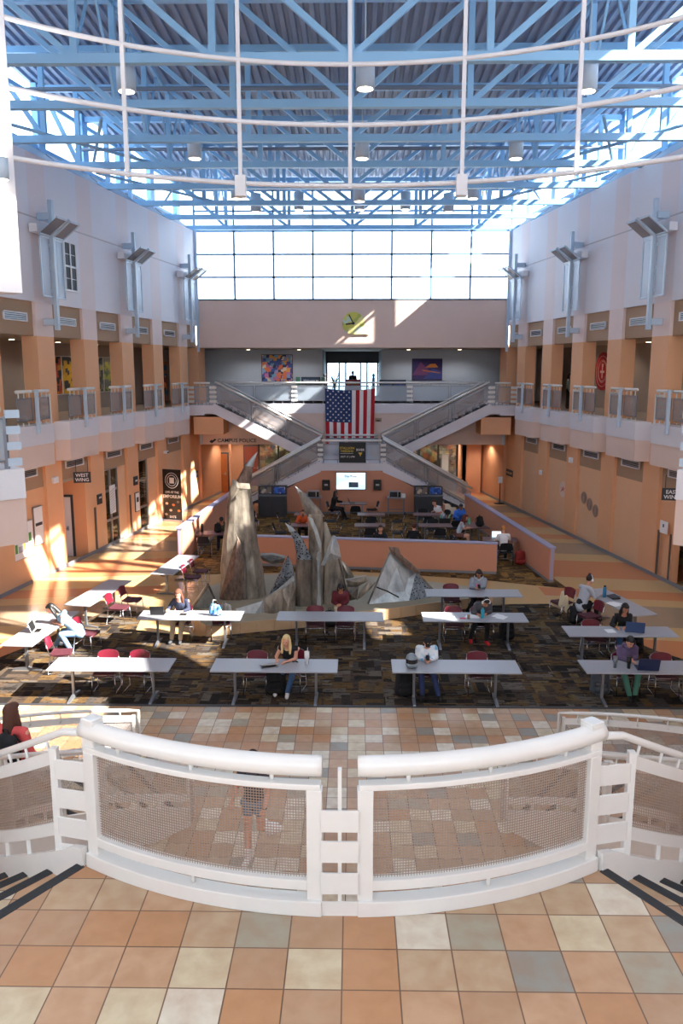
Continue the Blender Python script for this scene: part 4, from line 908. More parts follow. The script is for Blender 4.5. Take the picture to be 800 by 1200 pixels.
# wall light fittings with perforated screens
def fitting(s, Y, lab):
    o = on_wall('screen_light_fitting', lab, 'wall light', s, Y, 0, -.02, 'perforated screen wall fittings')
    MB().mat(M['rail_blue']).bar((0, -.42, 8.0), (0, -.42, 12.0), .13, .13).build('pole', parent=o)
    for z in (8.25, 11.5): MB().mat(M['rail_blue']).box(-.12, .12, -.4, .0, z-.1, z+.1).build('wall_bracket', parent=o)
    for z in (9.2, 9.9, 10.6): MB().mat(M['rail_blue']).box(-.2, .2, -.4, -.34, z-.05, z+.05).build('panel_bracket', parent=o)
    for q in (-1, 1):
        a, b = sorted((q*.1, q*.72)); pn = MB().mat(M['screen_lt']).add([(a, -.38, 9.0), (b, -.38, 9.0), (b, -.38, 10.85), (a, -.38, 10.85)], [(0, 1, 2, 3)]).build('perforated_panel', parent=o)
        mb = MB().mat(M['rail_blue'])
        for p in ((a, b, 9.0, 9.05), (a, b, 10.8, 10.85), (a, a+.04, 9, 10.85), (b-.04, b, 9, 10.85)): mb.box(p[0], p[1], -.4, -.36, p[2], p[3])
        mb.build('panel_frame', parent=pn)
        MB().mat(M['screen_dk']).add([(a, -.4, 10.9), (b, -.4, 10.9), (b, -1.0, 11.35), (a, -1.0, 11.35)], [(0, 1, 2, 3)]).build('tilted_reflector', parent=o)
        mb = MB().mat(M['rail_blue']); mb.bar((b, -.4, 10.9), (b, -1.0, 11.35), .05, .06); mb.bar((a, -1.0, 11.35), (b, -1.0, 11.35), .04, .05); mb.bar((a, -.4, 10.9), (b, -.4, 10.9), .04, .05); mb.build('reflector_arm', parent=o)
    MB().mat(M['rail_blue']).bar((0, -.42, 10.88), (0, -1.05, 11.38), .1, .08).build('centre_arm', parent=o)
    MB().mat(M['white']).box(-.68, .68, -.3, -.03, 10.95, 11.2).build('lamp_box', parent=o)
for s, sd in ((-1, 'left'), (1, 'right')):
    for Y, nm in ((39.05, 'nearest the back corner'), (32.85, 'in the middle'), (26.65, 'nearest the front drum')): fitting(s, Y, 'pale blue pole light with mesh screens on the %s upper wall, %s' % (sd, nm))
# dark window high on the left wall
o = on_wall('gridded_window', 'dark mesh window with white bars high on the left wall', 'window', -1, 28.3, 10.2, -.01)
MB().mat(M['dark']).box(-.6, .6, -.02, 0, -.8, .8).build('dark_mesh', parent=o)
mb = MB().mat(M['white'])
for x in (-.6, -.2, .2, .6): mb.box(x-.025, x+.025, -.05, -.02, -.8, .8)
for z in (-.8, 0, .8): mb.box(-.6, .6, -.05, -.02, z-.03, z+.03)
for z in (-.4, .4): mb.box(-.6, .6, -.03, -.02, z-.01, z+.01)
mb.build('bars', parent=o)
# hanging wing signs
def wing(s, Y, z, a, b, lab, out=-.32):
    o = thing('wing_sign', lab, 'sign', None, (*P(s, Y, out), z), R(12)*(-s))
    MB().mat(M['dark']).box(-.29, .29, -.025, .025, -.19, .19).build('board', parent=o)
    for t_, dz in ((a, .075), (b, -.085)): text('lettering', t_, .165, M['paper'], (0, -.045, dz), FRONT, o)
    for x in (-.2, .2): MB().mat(M['dark']).bar((x, 0, .19), (x, 0, .6), .02).build('hanger', parent=o)
wing(-1, 27.9, 3.02, 'WEST', 'WING', 'dark WEST WING sign hanging over the left doorway'); wing(1, 24.75, 2.95, 'EAST', 'WING', 'dark EAST WING sign partly behind the white balcony edge')
# right: door, decals, small signs
infill(1, 25.2, 26.2, M['peach']); mb = MB().mat(M['peach']); slab(mb, 1, 23.0, 25.2, .5, .7, 0, 3); mb.build('wall_right', kind='structure')
door('door_6', -1, 2.2, 1.0, M['doorwood'], splayed(1, 24.5, .45), -pi/2+WA, 6)
mb = MB().mat(cm((96, 80, 70), .6)); slab(mb, 1, 25.85, 25.95, -.03, .0, .1, 1.6); tag(mb.build('corner_guard'), 'brown corner guard strip on the right wall by the east wing door', 'trim')
mb = MB().mat(cm((96, 80, 70), .6)); slab(mb, 1, 25.15, 25.22, -.03, .0, .1, 1.6) ; tag(mb.build('corner_guard'), 'brown corner guard strip right beside the east wing door frame', 'trim')
def disc(name, lab, cat, s, Y, z, r, m, group=None, out=.09):
    o = on_wall(name, lab, cat, s, Y, z, out, group); MB().mat(m).xz([(r*cos(R(k*12)), r*sin(R(k*12))) for k in range(30)], -.012, 0).build('disc', parent=o); return o
o = disc('round_decal', 'pale round decal with red scribble on the right wall', 'decal', 1, 33.8, 1.75, .34, M['peach_pale'])
mb = MB().mat(cm((196, 110, 100), .8))
for k in range(7): a = R(200+k*9); mb.bar((-.2+.05*k, -.018, -.12+.02*k), (-.05+.04*k, -.018, .16-.05*abs(k-3)), .02, .006, up=(0, 1, 0))
mb.bar((-.2, -.018, .08), (.2, -.018, -.08), .02, .006, up=(0, 1, 0)); mb.bar((-.16, -.018, -.1), (.2, -.018, .1), .02, .006, up=(0, 1, 0)); mb.build('scribble', parent=o)
for k, (px, py) in enumerate(((684, 584), (691, 593), (698, 600))):
    o = disc('round_decal', 'grey round seal decal, %s of three stepping down the right wall' % ('upper', 'middle', 'lower')[k], 'decal', 1, (31.75, 31.22, 30.7)[k], (1.73, 1.55, 1.38)[k], .25, cm((168, 140, 124), .8), 'grey seal decals')
    mb = MB().mat(cm((140, 118, 108), .8)); mb.tube([(.19*cos(R(a)), -.016, .19*sin(R(a))) for a in range(0, 361, 20)], .012, 4); mb.tube([(.12*cos(R(a)), -.016, .12*sin(R(a))) for a in range(0, 361, 20)], .012, 4); mb.build('ring_print', parent=o)
o = panel('paper_notice', 'white paper notice on the right wall under the east wing sign', 'sign', splayed(1, 25.6, -.02, 1.75), .4, .34, M['paper'], .015, M['paper'], -pi/2+WA); MB().mat(M['black']).box(-.04, .04, -.03, -.02, .0, .1).build('symbol', parent=o)
o = panel('room_sign', 'dark horizontal sign on the rear end of the right wall', 'sign', splayed(1, 40.3, .1, 1.62), .9, .26, M['dark'], .03, M['dark'], -pi/2+WA); text('lettering', 'RESTROOMS', .14, M['cream'], (0, -.05, 0), FRONT, o)
for k, (Y, z) in enumerate(((32.85, 3.1), (35.95, 2.2))):
    o = on_wall('alarm_strobe', 'small pale alarm box on the right wall column, %s' % ('larger, upper one' if k == 0 else 'smaller, lower one'), 'alarm', 1, Y, z, -.01); MB().mat(M['paper']).box(-.14+.05*k, .14-.05*k, -.08, 0, -.1, .1).build('box', parent=o); MB().mat(M['white']).box(-.06, .06, -.1, -.08, -.05, .05).build('lens', parent=o)
o = on_wall('alarm_strobe', 'small pale alarm box on the left wall near the white balcony edge', 'alarm', -1, 26.6, 3.1, -.01); MB().mat(M['paper']).box(-.16, .16, -.08, 0, -.1, .1).build('box', parent=o); MB().mat(M['white']).box(-.06, .06, -.1, -.08, -.05, .05).build('lens', parent=o)
o = on_wall('round_seal', 'large round red seal on the right upper gallery wall', 'sign', 1, 37.0, 6.65, 2.97)
MB().mat(M['redsign']).xz([(.75*cos(R(k*10)), .85*sin(R(k*10))) for k in range(36)], -.04, 0).build('disc', parent=o)
mb = MB().mat(M['peach_pale'])
for r in (.68, .5, .44): mb.tube([(r*.88*cos(R(a)), -.045, r*sin(R(a))) for a in range(0, 361, 12)], .012, 4)
mb.bar((0, -.05, -.3), (0, -.05, .2), .07, .01, up=(0, 1, 0)); mb.bar((-.2, -.05, -.02), (.2, -.05, -.02), .1, .01, up=(0, 1, 0)); mb.box(-.06, .06, -.055, -.04, .2, .34); mb.build('emblem', parent=o)
# left: boards, signs, banner stand
def lpanel(name, lab, cat, Y, z, wd, ht, m, fr=None, out=-.0): return panel(name, lab, cat, splayed(-1, Y, out, z), wd, ht, m, .03, fr, pi/2-WA)
o = lpanel('notice_board', 'framed notice board with yellow and green cards low on the left wall', 'notice board', 24.65, 1.45, 1.15, 1.1, M['paper'], M['alu'], .08)
for c, x, z, a, b in (((226, 214, 60), .1, .3, .14, .14), ((90, 150, 70), .38, .05, .07, .14), ((90, 150, 70), -.42, -.2, .06, .14), ((220, 200, 80), .05, -.05, .05, .25), ((150, 150, 156), -.2, .25, .1, .16), ((170, 170, 180), -.15, -.25, .14, .1)): MB().mat(cm(c)).box(x-a, x+a, -.05, -.042, z-b, z+b).build('card', parent=o)
o = lpanel('notice_board', 'narrow white board with a black strip beside the coloured notice board', 'notice board', 25.6, 1.75, .5, 1.2, M['paper'], M['alu'], .08); MB().mat(M['dark']).box(-.2, .2, -.05, -.042, .0, .1).build('strip', parent=o)
o = lpanel('room_sign', 'small grey room sign on the column right of the WEST WING doorway', 'sign', 29.75, 1.95, .32, .32, M['dark'], M['dark']); text('lettering', 'A101', .1, M['paper'], (0, -.05, .06), FRONT, o)
o = lpanel('room_sign', 'small grey room sign above a framed notice between the glazed doors', 'sign', 33.0, 2.2, .34, .3, M['dark'], M['dark']); text('lettering', 'A103', .1, M['paper'], (0, -.05, .0), FRONT, o)
o = lpanel('framed_notice', 'black framed white notice below the small grey sign', 'picture', 33.05, 1.3, .34, .75, M['paper'], M['black'])
MB().mat(M['dark']).box(-.1, .1, -.05, -.04, .0, .2).build('picture', parent=o)
o = thing('wall_poster', 'white poster with dark hatching in the glazed shopfront', 'poster', None, splayed(-1, 31.0, .07, 1.75), pi/2-WA); MB().mat(M['paper']).box(-.25, .25, -.01, 0, -.55, .55).build('sheet', parent=o)
mb = MB().mat(M['dark'])
for k in range(9): mb.bar((-.2, -.014, -.5+k*.1), (.2, -.014, -.38+k*.1), .012, .004, up=(0, 1, 0))
mb.build('hatching', parent=o)
for k, (Y, lab) in enumerate(((29.35, 'dark wood door pull board right of the WEST WING doorway'), (32.4, 'dark corner guard strip between the two glazed openings'))):
    mb = MB().mat(cm((84, 74, 70), .6)); slab(mb, -1, Y-.06, Y+.06, -.03, 0, .1, 1.7); tag(mb.build('corner_guard'), lab, 'trim')
o = on_wall('security_camera', 'small security camera on the left wall above the black banner', 'camera', -1, 36.2, 3.0, 0); MB().mat(M['white']).box(-.12, .12, -.16, 0, 0, .12).build('housing', parent=o); MB().mat(M['black']).tube([(0, -.16, .05), (0, -.2, .03)], .04, 8).build('lens', parent=o)
o = on_wall('light_switch', 'small dark switch plate on the left wall near the corridor door', 'switch', -1, 40.6, 1.5, .1); MB().mat(M['dark']).box(-.12, .12, -.03, 0, -.17, .17).build('plate', parent=o); MB().mat(M['alu']).box(-.03, .03, -.04, -.03, -.05, .05).build('rocker', parent=o)
bs = thing('banner_stand', 'tall black retractable banner with round crest and food pictures', 'banner', None, (-8.1, 35.6, 0), R(-30)+R(8))
MB().mat(M['black']).box(-.48, .48, -.02, 0, .08, 2.35).build('banner_sheet', parent=bs); MB().mat(M['alu']).box(-.5, .5, -.12, .1, 0, .08).build('base', parent=bs); MB().mat(M['alu']).bar((0, .03, 0), (0, .03, 2.3), .03).build('pole', parent=bs)
mb = MB().mat(M['paper'])
for r in (.34, .24): mb.tube([(r*cos(R(a)), -.026, 1.85+r*sin(R(a))) for a in range(0, 361, 15)], .014, 4)
mb.box(-.12, .12, -.03, -.02, 1.72, 1.98); mb.build('crest', parent=bs)
for b_, sz, z in (('LIVE AT THE', .13, 1.32), ('EMPORIUM', .2, 1.12), ('EATS', .15, .2)): text('lettering', b_, sz, M['paper'], (0, -.03, z), FRONT, bs)
for x, z, c in ((-.3, .8, (230, 210, 190)), (.05, .75, (214, 130, 90)), (.3, .9, (120, 120, 120)), (-.1, .5, (200, 200, 190)), (.33, .5, (220, 150, 90)), (-.35, .3, (160, 150, 140))): MB().mat(cm(c)).xz([(x+.08*cos(R(k*45)), z+.06*sin(R(k*45))) for k in range(8)], -.026, -.02).build('food_picture', parent=bs)
st = thing('sign_stand', 'black floor stand with a small white card by the right wall', 'sign stand', None, G(585, 590)); 
MB().mat(M['black']).lathe([(.28, 0), (.28, .03), (.03, .05)], n=20).build('base', parent=st); MB().mat(M['black']).bar((0, 0, .04), (0, 0, 1.1), .04).build('pole', parent=st); MB().mat(M['paper']).box(-.11, .11, -.02, 0, 1.05, 1.38).build('card', parent=st)
# gallery wall pictures seen between the left columns
gp = [(32.6, 'orange art panels', [(214, 96, 40), (196, 70, 40), (40, 40, 40), (220, 150, 60)]), (33.9, 'yellow art panels', [(226, 178, 50), (214, 160, 40), (60, 60, 60)]), (36.3, 'grey art panels', [(90, 90, 96), (140, 130, 120), (60, 70, 60), (190, 180, 90)]), (37.6, 'olive art panels', [(170, 170, 80), (90, 110, 80), (120, 120, 120)])]
for Y, nm, cs in gp:
    m = poster_mat('gallery_'+nm[:4], cs, 5.); panel('art_panel', nm+' on the left upper gallery wall', 'picture', splayed(-1, Y, 2.95, 6.5), 1.2, 1.5, m, .04, M['white'], pi/2-WA)
o = thing('vending_shelf', 'dark shelf with rows of blue packets at the rear of the left gallery', 'shelf', None, splayed(-1, 41.9, 2.6, L2), pi/2-WA); MB().mat(M['doorwood']).box(-.8, .8, -.4, 0, 0, 2.1).build('shelf_case', parent=o)
for k in range(4): MB().mat(cm((50, 90, 110), .5)).box(-.7, .7, -.43, -.4, .4+k*.42, .65+k*.42).build('packets', parent=o)
o = panel('dark_screen', 'black wall screen at the rear of the right upper gallery', 'screen', splayed(1, 41.6, 2.4, 6.4), 1.6, 1.5, M['black'], .06, M['black'], -pi/2+WA)
o = panel('framed_notice', 'small framed picture in the corridor under the right gallery', 'picture', (5.1, 45.0, 1.5), .5, 1.1, M['paper'], .04, M['alu'], R(-35))

# small lamps added to brighten the corridors, galleries and shopfronts
def lamp(x, y, z, e, lab, col=(1, .86, .68), r=.09):
    o = thing('recessed_light', lab, 'ceiling light', 'recessed ceiling lamps', (x, y, z)); MB().mat(M['white']).lathe([(r+.03, -.02), (r+.03, 0)], n=16).build('trim_ring', parent=o); MB().mat(M['lamp']).lathe([(r, -.03), (r, -.021)], n=16).build('lamp_disc', parent=o)
    ld = bpy.data.lights.new('recessed_lamp', 'SPOT'); lo = bpy.data.objects.new('recessed_lamp', ld); COL.objects.link(lo); ld.energy = e; ld.spot_size = R(150); ld.spot_blend = .6; ld.color = col; ld.shadow_soft_size = .12; lo.location = (x, y, z-.05)
for x, y in ((-6.9, 43.2), (-4.2, 43.2), (-6.3, 45.9), (-3.4, 45.8), (-4.6, 45.8), (3.3, 45.8), (4.6, 45.8), (4.6, 43.2), (6.9, 42.8), (5.4, 45.8)): lamp(x, y, 2.96, 150, 'small recessed lamp in the soffit of the lower rear corridor')
for x in (-5.6, -2.9, 2.9, 5.6): lamp(x, 43.6, 7.78, 110, 'small recessed lamp in the rear upper gallery ceiling', (.95, .96, 1))
for s in (-1, 1):
    for i, (a, b) in enumerate(bays[:5]): x, y = P(s, (a+b)/2, 2.0); lamp(x, y, 7.78, 45, 'small recessed lamp in the %s upper gallery ceiling' % ('left' if s < 0 else 'right'))
for Y in (30.9, 33.9): x, y = P(-1, Y, .9); lamp(x, y, 2.93, 60, 'small recessed lamp inside the left shopfronts')

# ================================================================== SCULPTURE ON ITS STONE PLINTH
pf = [(-4.3, 20.6), (-3.75, 19.75), (-2.5, 20.15), (-.3, 20.85), (.9, 21.25), (2.6, 22.05), (4.4, 22.75)]
pb = [(4.2, 23.3), (1.5, 24.6), (-1.5, 25.2), (-3.6, 24.8), (-4.5, 23.2)]
pl = thing('sculpture_plinth', 'low curved tan stone plinth under the steel sculpture', 'plinth')
MB().mat(M['plinth']).prism(pf+pb, 0, .3).build('stone_top', parent=pl)
mb = MB().mat(M['plinth_side'])
pts = []
for a, b in zip(pf, pf[1:]):
    n = max(1, round(math.dist(a, b)/.42))
    for k in range(n): pts.append((a[0]+(b[0]-a[0])*k/n, a[1]+(b[1]-a[1])*k/n))
for a, b in zip(pts, pts[1:]):
    d = (b[0]-a[0], b[1]-a[1]); e = .012; mb.prism([(a[0]+d[0]*e, a[1]+d[1]*e-.04), (b[0]-d[0]*e, b[1]-d[1]*e-.04), (b[0], b[1]+.01), (a[0], a[1]+.01)], .0, .305)
mb.build('edge_tiles', parent=pl)
sc = thing('steel_sculpture', 'jagged welded steel sculpture of horns and peaks on the stone plinth', 'sculpture')
def loft(name, m, Y, secs, dep=.55, lean=0., n=14, sq=2.6, parent=sc, rough=.03, label=None, zb=None):
    # secs: (py, pxl, pxr) measured on the plane at depth Y; closed hollow-looking horn body of real depth
    rows = []; rnd = random.Random(len(secs)*7+int(Y*10)); z0 = None
    sm = []
    for (a, b) in zip(secs, secs[1:]):
        for k in range(2): q = k/2; sm.append(tuple(a[i]+(b[i]-a[i])*q for i in range(3)))
    sm.append(secs[-1])
    for py, xl, xr in sm:
        a, b = W(xl, py, Y), W(xr, py, Y); z = (a[2]+b[2])/2; cx = (a[0]+b[0])/2; r = max(.012, abs(b[0]-a[0])/2); row = []
        for k in range(n):
            t = 2*pi*k/n; c, s_ = cos(t), sin(t); ex = (abs(c)**(2/sq))*(1 if c > 0 else -1); ey = (abs(s_)**(2/sq))*(1 if s_ > 0 else -1)
            j = 1+rnd.uniform(-rough, rough); row.append((cx+r*ex*j, Y+r*dep*ey*j+lean*(z-.3), z))
        rows.append(row)
    o = MB().mat(m).grid(rows, closed=True).build(name, parent=parent)
    if label: o['label'] = label
    return o
def plate(name, m, Y, poly, thick=.06, bulge=.15, tilt=0., label=None, parent=sc):
    # poly in pixels on plane Y: folded steel plate with a raised spine, thickness and depth
    pts = [W(x, y, Y) for x, y in poly]; cx = sum(p[0] for p in pts)/len(pts); cz = sum(p[2] for p in pts)/len(pts); z0 = min(p[2] for p in pts)
    n = len(pts); f = [(p[0], Y+tilt*(p[2]-z0), p[2]) for p in pts]; c = (cx, Y-bulge+tilt*(cz-z0), cz)
    vs = f+[c]+[(p[0], p[1]+thick, p[2]) for p in f]+[(c[0], c[1]+thick, c[2])]
    fs = [(i, (i+1) % n, n) for i in range(n)]+[(n+1+(i+1) % n, n+1+i, 2*n+1) for i in range(n)]+[((i+1) % n, i, n+1+i, n+1+(i+1) % n) for i in range(n)]
    o = MB().mat(m).add(vs, fs).build(name, parent=parent)
    if label: o['label'] = label
    return o
YH = 22.6
loft('horn_trunk', M['steel'], YH, [(702, 257, 313), (685, 257.8, 311), (667, 258.5, 308), (648, 260, 304.5), (630, 261.5, 301), (612, 264, 298.5), (593, 265.5, 296.5), (575, 268.5, 294), (567, 272, 293)], .62)
loft('horn_tip', M['steel_br'], YH, [(568, 273.5, 293.5), (558, 280, 295), (550, 284.5, 295.8), (546, 286.5, 296)], .55)
loft('horn_point', M['steel_lt'], YH, [(547, 286, 296.5), (541, 290, 298), (535, 295.5, 300), (530, 300.8, 301.6)], .5)
plate('horn_collar', M['steel'], YH-.42, [(272, 562), (276, 563), (279, 566), (292, 567), (293, 573), (281, 575), (277, 579), (271, 586), (270, 576)], .04, .04)
plate('leaf_plate', M['steel_br'], YH-.55, [(257, 702), (268, 660), (274, 640), (278, 630), (283, 640), (286, 662), (285, 700), (280, 706), (266, 705)], .06, .22, .03)
loft('leaf_rim', M['steel_dk'], YH-.5, [(702, 284, 289), (668, 286, 288.5), (650, 283, 285.5), (636, 279, 281), (625, 275.5, 276.5)], .6)
# low swooping wall of plates
Yw = 21.2
plate('swoop_plate', M['steel'], Yw-.45, [(236, 740), (237, 727), (252, 721), (270, 716), (276, 713), (277, 738), (262, 741)], .05, .14, .08)
plate('swoop_plate', M['steel_lt'], Yw-.35, [(273, 739), (271, 716), (288, 711), (308, 705), (312, 727), (313, 737), (296, 739)], .05, .16, .08)
plate('swoop_plate', M['steel'], Yw-.3, [(307, 737), (306, 708), (308, 703), (329, 690), (331, 700), (329, 731)], .05, .16, .06)
plate('swoop_plate', M['steel'], Yw-.2, [(328, 731), (328, 691), (343, 680), (346, 690), (345, 728), (340, 733)], .05, .18, .05)
plate('swoop_rim', M['steel_lt'], Yw-.15, [(299, 712), (306, 704), (325, 691), (343, 675), (345, 680), (330, 693), (312, 706)], .05, .06)
plate('pierced_fin', M['steel_ho'], Yw+.3, [(314, 700), (322, 682), (330, 666), (337, 651), (341, 660), (345, 674), (332, 688), (318, 697)], .06, .1, .04, 'steel fin pierced with small holes')
plate('ground_shard', M['steel_dk'], 24.3, [(304, 651), (318, 650), (334, 654), (332, 660), (318, 661), (308, 657)], .3, .25)
plate('ground_shard', M['steel_lt'], 22.6, [(268, 713), (280, 703), (300, 702), (306, 706), (290, 715)], .12, .1)
# central cluster
Yc = 21.6
loft('cluster_body', M['steel_dk'], Yc, [(731, 346, 364), (700, 345.5, 366), (675, 346, 366), (654, 347, 367)], .7)
loft('small_horn', M['steel_ho'], Yc-.1, [(655, 347, 366.5), (647, 346.5, 362), (632, 343.5, 355), (622, 339, 346.5)], .45)
loft('small_horn_point', M['steel_lt'], Yc-.1, [(623, 338.5, 347), (618, 337, 343), (613, 333.8, 334.6)], .4)
loft('cluster_body', M['steel'], Yc+.1, [(733, 362, 380), (700, 362, 378), (660, 361, 379), (640, 361.5, 377), (620, 361.5, 379), (606, 360.5, 378), (602, 360, 377)], .75)
loft('tall_horn', M['steel_dk'], Yc+.1, [(605, 359, 380), (598, 356, 375.5), (590, 353, 368), (582, 351, 361), (576, 349.5, 355)], .5)
loft('tall_horn_point', M['steel_lt'], Yc+.1, [(578, 349, 356), (574, 347.5, 351.5), (570, 345.6, 346.3)], .4)
loft('cluster_body', M['steel'], Yc+.25, [(729, 376, 412), (700, 376, 408), (680, 377, 404), (655, 377, 400), (640, 377, 392), (625, 378, 387), (612, 379, 382)], .55)
plate('curved_blade', M['steel_lt'], Yc-.35, [(361, 606), (366, 608), (372, 622), (376.5, 638), (376, 648), (372.5, 640), (368, 624), (363, 613)], .05, .04)
plate('curved_blade', M['steel_lt'], Yc-.5, [(371, 648), (375, 646), (375, 680), (377, 730), (370, 731), (372, 690)], .05, .05)
plate('pale_scale', M['steel_lt'], Yc-.4, [(376, 662), (381, 650), (386, 636), (390, 628), (393, 629), (397, 640), (399, 653), (390, 655), (383, 659), (379, 663)], .06, .07, .02, 'pale scaly steel plate')
plate('pale_scale', M['steel_lt'], Yc-.38, [(370, 655), (374, 645), (376, 652), (374, 660)], .05, .04)
loft('dark_seam', M['steel_dk'], Yc-.1, [(700, 408, 409.5), (690, 404, 406), (675, 401, 402.5), (655, 396, 397.5)], 1.)
plate('side_shell', M['steel'], Yc+.4, [(399, 657), (404, 660), (410, 668), (415, 677), (408, 682), (403, 676)], .08, .12)
plate('side_shell', M['steel'], Yc-.3, [(405, 680), (418, 677), (429, 675), (431, 681), (420, 687), (408, 686)], .12, .12)
plate('side_shell', M['steel_dk'], Yc-.4, [(406, 688), (420, 688), (418, 702), (410, 704), (404, 698)], .3, .2)
plate('side_shell', M['steel'], Yc-.35, [(417, 704), (421, 694), (431, 683), (441, 681), (434, 690), (423, 700)], .05, .1)
plate('loose_slab', M['plinth'], Yc-.5, [(397, 714), (397, 700), (401, 694), (404, 702), (402, 712)], .06, .05)
# tent shaped peak
def tri(name, m, pts, lab=None, t=.06):
    V = [Vector(p) for p in pts]; nrm = (V[1]-V[0]).cross(V[2]-V[0]).normalized(); 
    if nrm.y > 0: nrm = -nrm
    n = len(V); vs = V+[v-nrm*t for v in V]
    fs = [tuple(range(n)), tuple(range(n, 2*n))[::-1]]+[((i+1) % n, i, n+i, n+(i+1) % n) for i in range(n)]
    o = MB().mat(m).add(vs, fs).build(name, parent=sc)
    if lab: o['label'] = lab
top = W(459, 644, 22.5); bl = G(432, 708, .3); br = G(479, 704, .3); fr = G(513, 699, .3); mid = W(487, 672, 22.6); bk = (1.9, 23.6, .3)
tri('peak_face', M['steel_lt'], [bl, br, mid, top], 'pale brushed steel face of the peak'); tri('peak_face', M['steel_ho'], [br, fr, mid], 'dark perforated face of the peak'); tri('peak_face', M['steel_dk'], [bl, top, bk]); tri('peak_face', M['steel_dk'], [top, mid, fr, bk])
plate('peak_flap', M['steel_br'], top[1]-.12, [(455, 641), (467, 642), (466, 646), (474, 654), (482, 660), (494, 673), (486, 671), (472, 662), (463, 652), (458, 648)], .06, .06)
MB().mat(M['black']).tube([W(441, 688, 21.45), W(454, 693, 21.5), W(467, 700, 21.6)], .02, 6).build('seam', parent=sc)
ps = thing('steel_shard', 'pale pyramid-shaped steel shard standing left of the sculpture behind the students', 'sculpture')
a, b, c, d = G(215, 724, .0), G(262, 722, 0.), G(250, 712, .0), W(244, 683, 20.9)
for q, m in (([a, b, d], M['steel_lt']), ([b, c, d], M['steel_dk']), ([a, c, d], M['steel'])):
    V = [Vector(p) for p in q]; cn = Vector((sum(v.x for v in (Vector(a), Vector(b), Vector(c), Vector(d)))/4, sum(v[1] for v in (a, b, c, d))/4, .4)); n = (V[1]-V[0]).cross(V[2]-V[0]).normalized()
    if n.dot(cn-V[0]) < 0: n = -n
    MB().mat(m).add(V+[v+n*.05 for v in V], [(0, 1, 2), (5, 4, 3), (1, 0, 3, 4), (2, 1, 4, 5), (0, 2, 5, 3)]).build('steel_face', parent=ps)

# ================================================================== FURNITURE
def make_table(L_=2.55, D_=.74, top=None, label='', grp='', h=.74, loc=(0, 0, 0), rz=0, legx=.84, name='folding_table'):
    t = thing(name, label, 'table', grp, loc, rz)
    MB().mat(top or M['grey_top']).box(-L_/2, L_/2, -D_/2, D_/2, h-.03, h).build('tabletop', parent=t, bevel=.008)
    MB().mat(M['leggrey']).box(-L_/2+.25, L_/2-.25, -.03, .03, h-.07, h-.03).build('crossbar', parent=t)
    for s in (-1, 1):
        x = s*legx; l = MB().mat(M['leggrey']).bar((x, 0, .05), (x, 0, h-.03), .06, .05).build('leg', parent=t)
        MB().mat(M['leggrey']).add([(x-.03, -D_/2+.02, 0), (x+.03, -D_/2+.02, 0), (x+.03, D_/2-.02, 0), (x-.03, D_/2-.02, 0), (x-.03, -D_/2+.04, .025), (x+.03, -D_/2+.04, .025), (x+.03, D_/2-.04, .025), (x-.03, D_/2-.04, .025), (x-.03, -.05, .07), (x+.03, -.05, .07), (x+.03, .05, .07), (x-.03, .05, .07)],
            [(0, 1, 2, 3), (0, 4, 5, 1), (2, 6, 7, 3), (4, 8, 9, 5), (7, 6, 10, 11), (8, 11, 10, 9), (0, 3, 7, 11, 8, 4), (1, 5, 9, 10, 6, 2)]).build('foot', parent=l)
    return t
def make_chair(shell, seatm, label, grp, loc=(0, 0, 0), rz=0, name='stacking_chair', frame=None):
    c = thing(name, label, 'chair', grp, loc, rz); frame = frame or M['chrome']
    rows = [[(x, -.22+.44*j/6, .445+.015*cos(j*1.0)-.012*(1-(x/.22)**2)-.03*(j == 0)) for x in [-.22+.44*i/6 for i in range(7)]] for j in range(7)]
    mb = MB().mat(seatm); mb.sm = True; mb.grid(rows); mb.grid([[(x, y, z-.035) for x, y, z in r][::-1] for r in rows]); mb.sm = False
    mb.box(-.215, .215, -.215, .215, .42, .443); mb.build('seat', parent=c)
    rows = []
    for j in range(7):
        k = j/6; z = .53+.27*k; wx = .225-.05*max(0, (k-.6)/.4)**2*1.2; rows.append([(wx*(-1+2*i/8), .235+.06*k+.03*(1-(-1+2*i/8)**2), z+(-.02*(-1+2*i/8)**2 if j == 6 else 0)) for i in range(9)])
    mb = MB().mat(shell); mb.sm = True; mb.grid(rows); mb.grid([[(x, y+.022, z) for x, y, z in r][::-1] for r in rows])
    ring = rows[0]+[r[-1] for r in rows[1:]]+rows[-1][::-1][1:]+[r[0] for r in rows[::-1][1:-1]]
    n = len(ring); mb.sm = False; mb.add([*ring, *[(x, y+.022, z) for x, y, z in ring]], [(i, (i+1) % n, n+(i+1) % n, n+i) for i in range(n)]); mb.build('backrest', parent=c)
    for s in (-1, 1):
        x = s*.235
        MB().mat(frame).tube([(x, -.19, .43), (x*1.04, -.24, .012), (x*1.04, .27, .012), (x, .2, .43), (x*.98, .25, .58), (x*.9, .3, .74)], .0115, 6).build('sled_leg', parent=c)
    MB().mat(frame).tube([(-.235, -.2, .41), (.235, -.2, .41)], .01, 6).build('front_stretcher', parent=c); MB().mat(frame).tube([(-.24, .2, .22), (.24, .2, .22)], .01, 6).build('rear_stretcher', parent=c)
    return c
ch0 = make_chair(M['maroon'], M['maroon_seat'], 'x', 'maroon chairs at the grey tables', (0, -60, 0))
used = [False]
def chair(x, y, rz, lab):
    c = dup(ch0, (x, y, .012), rz, lab); return c
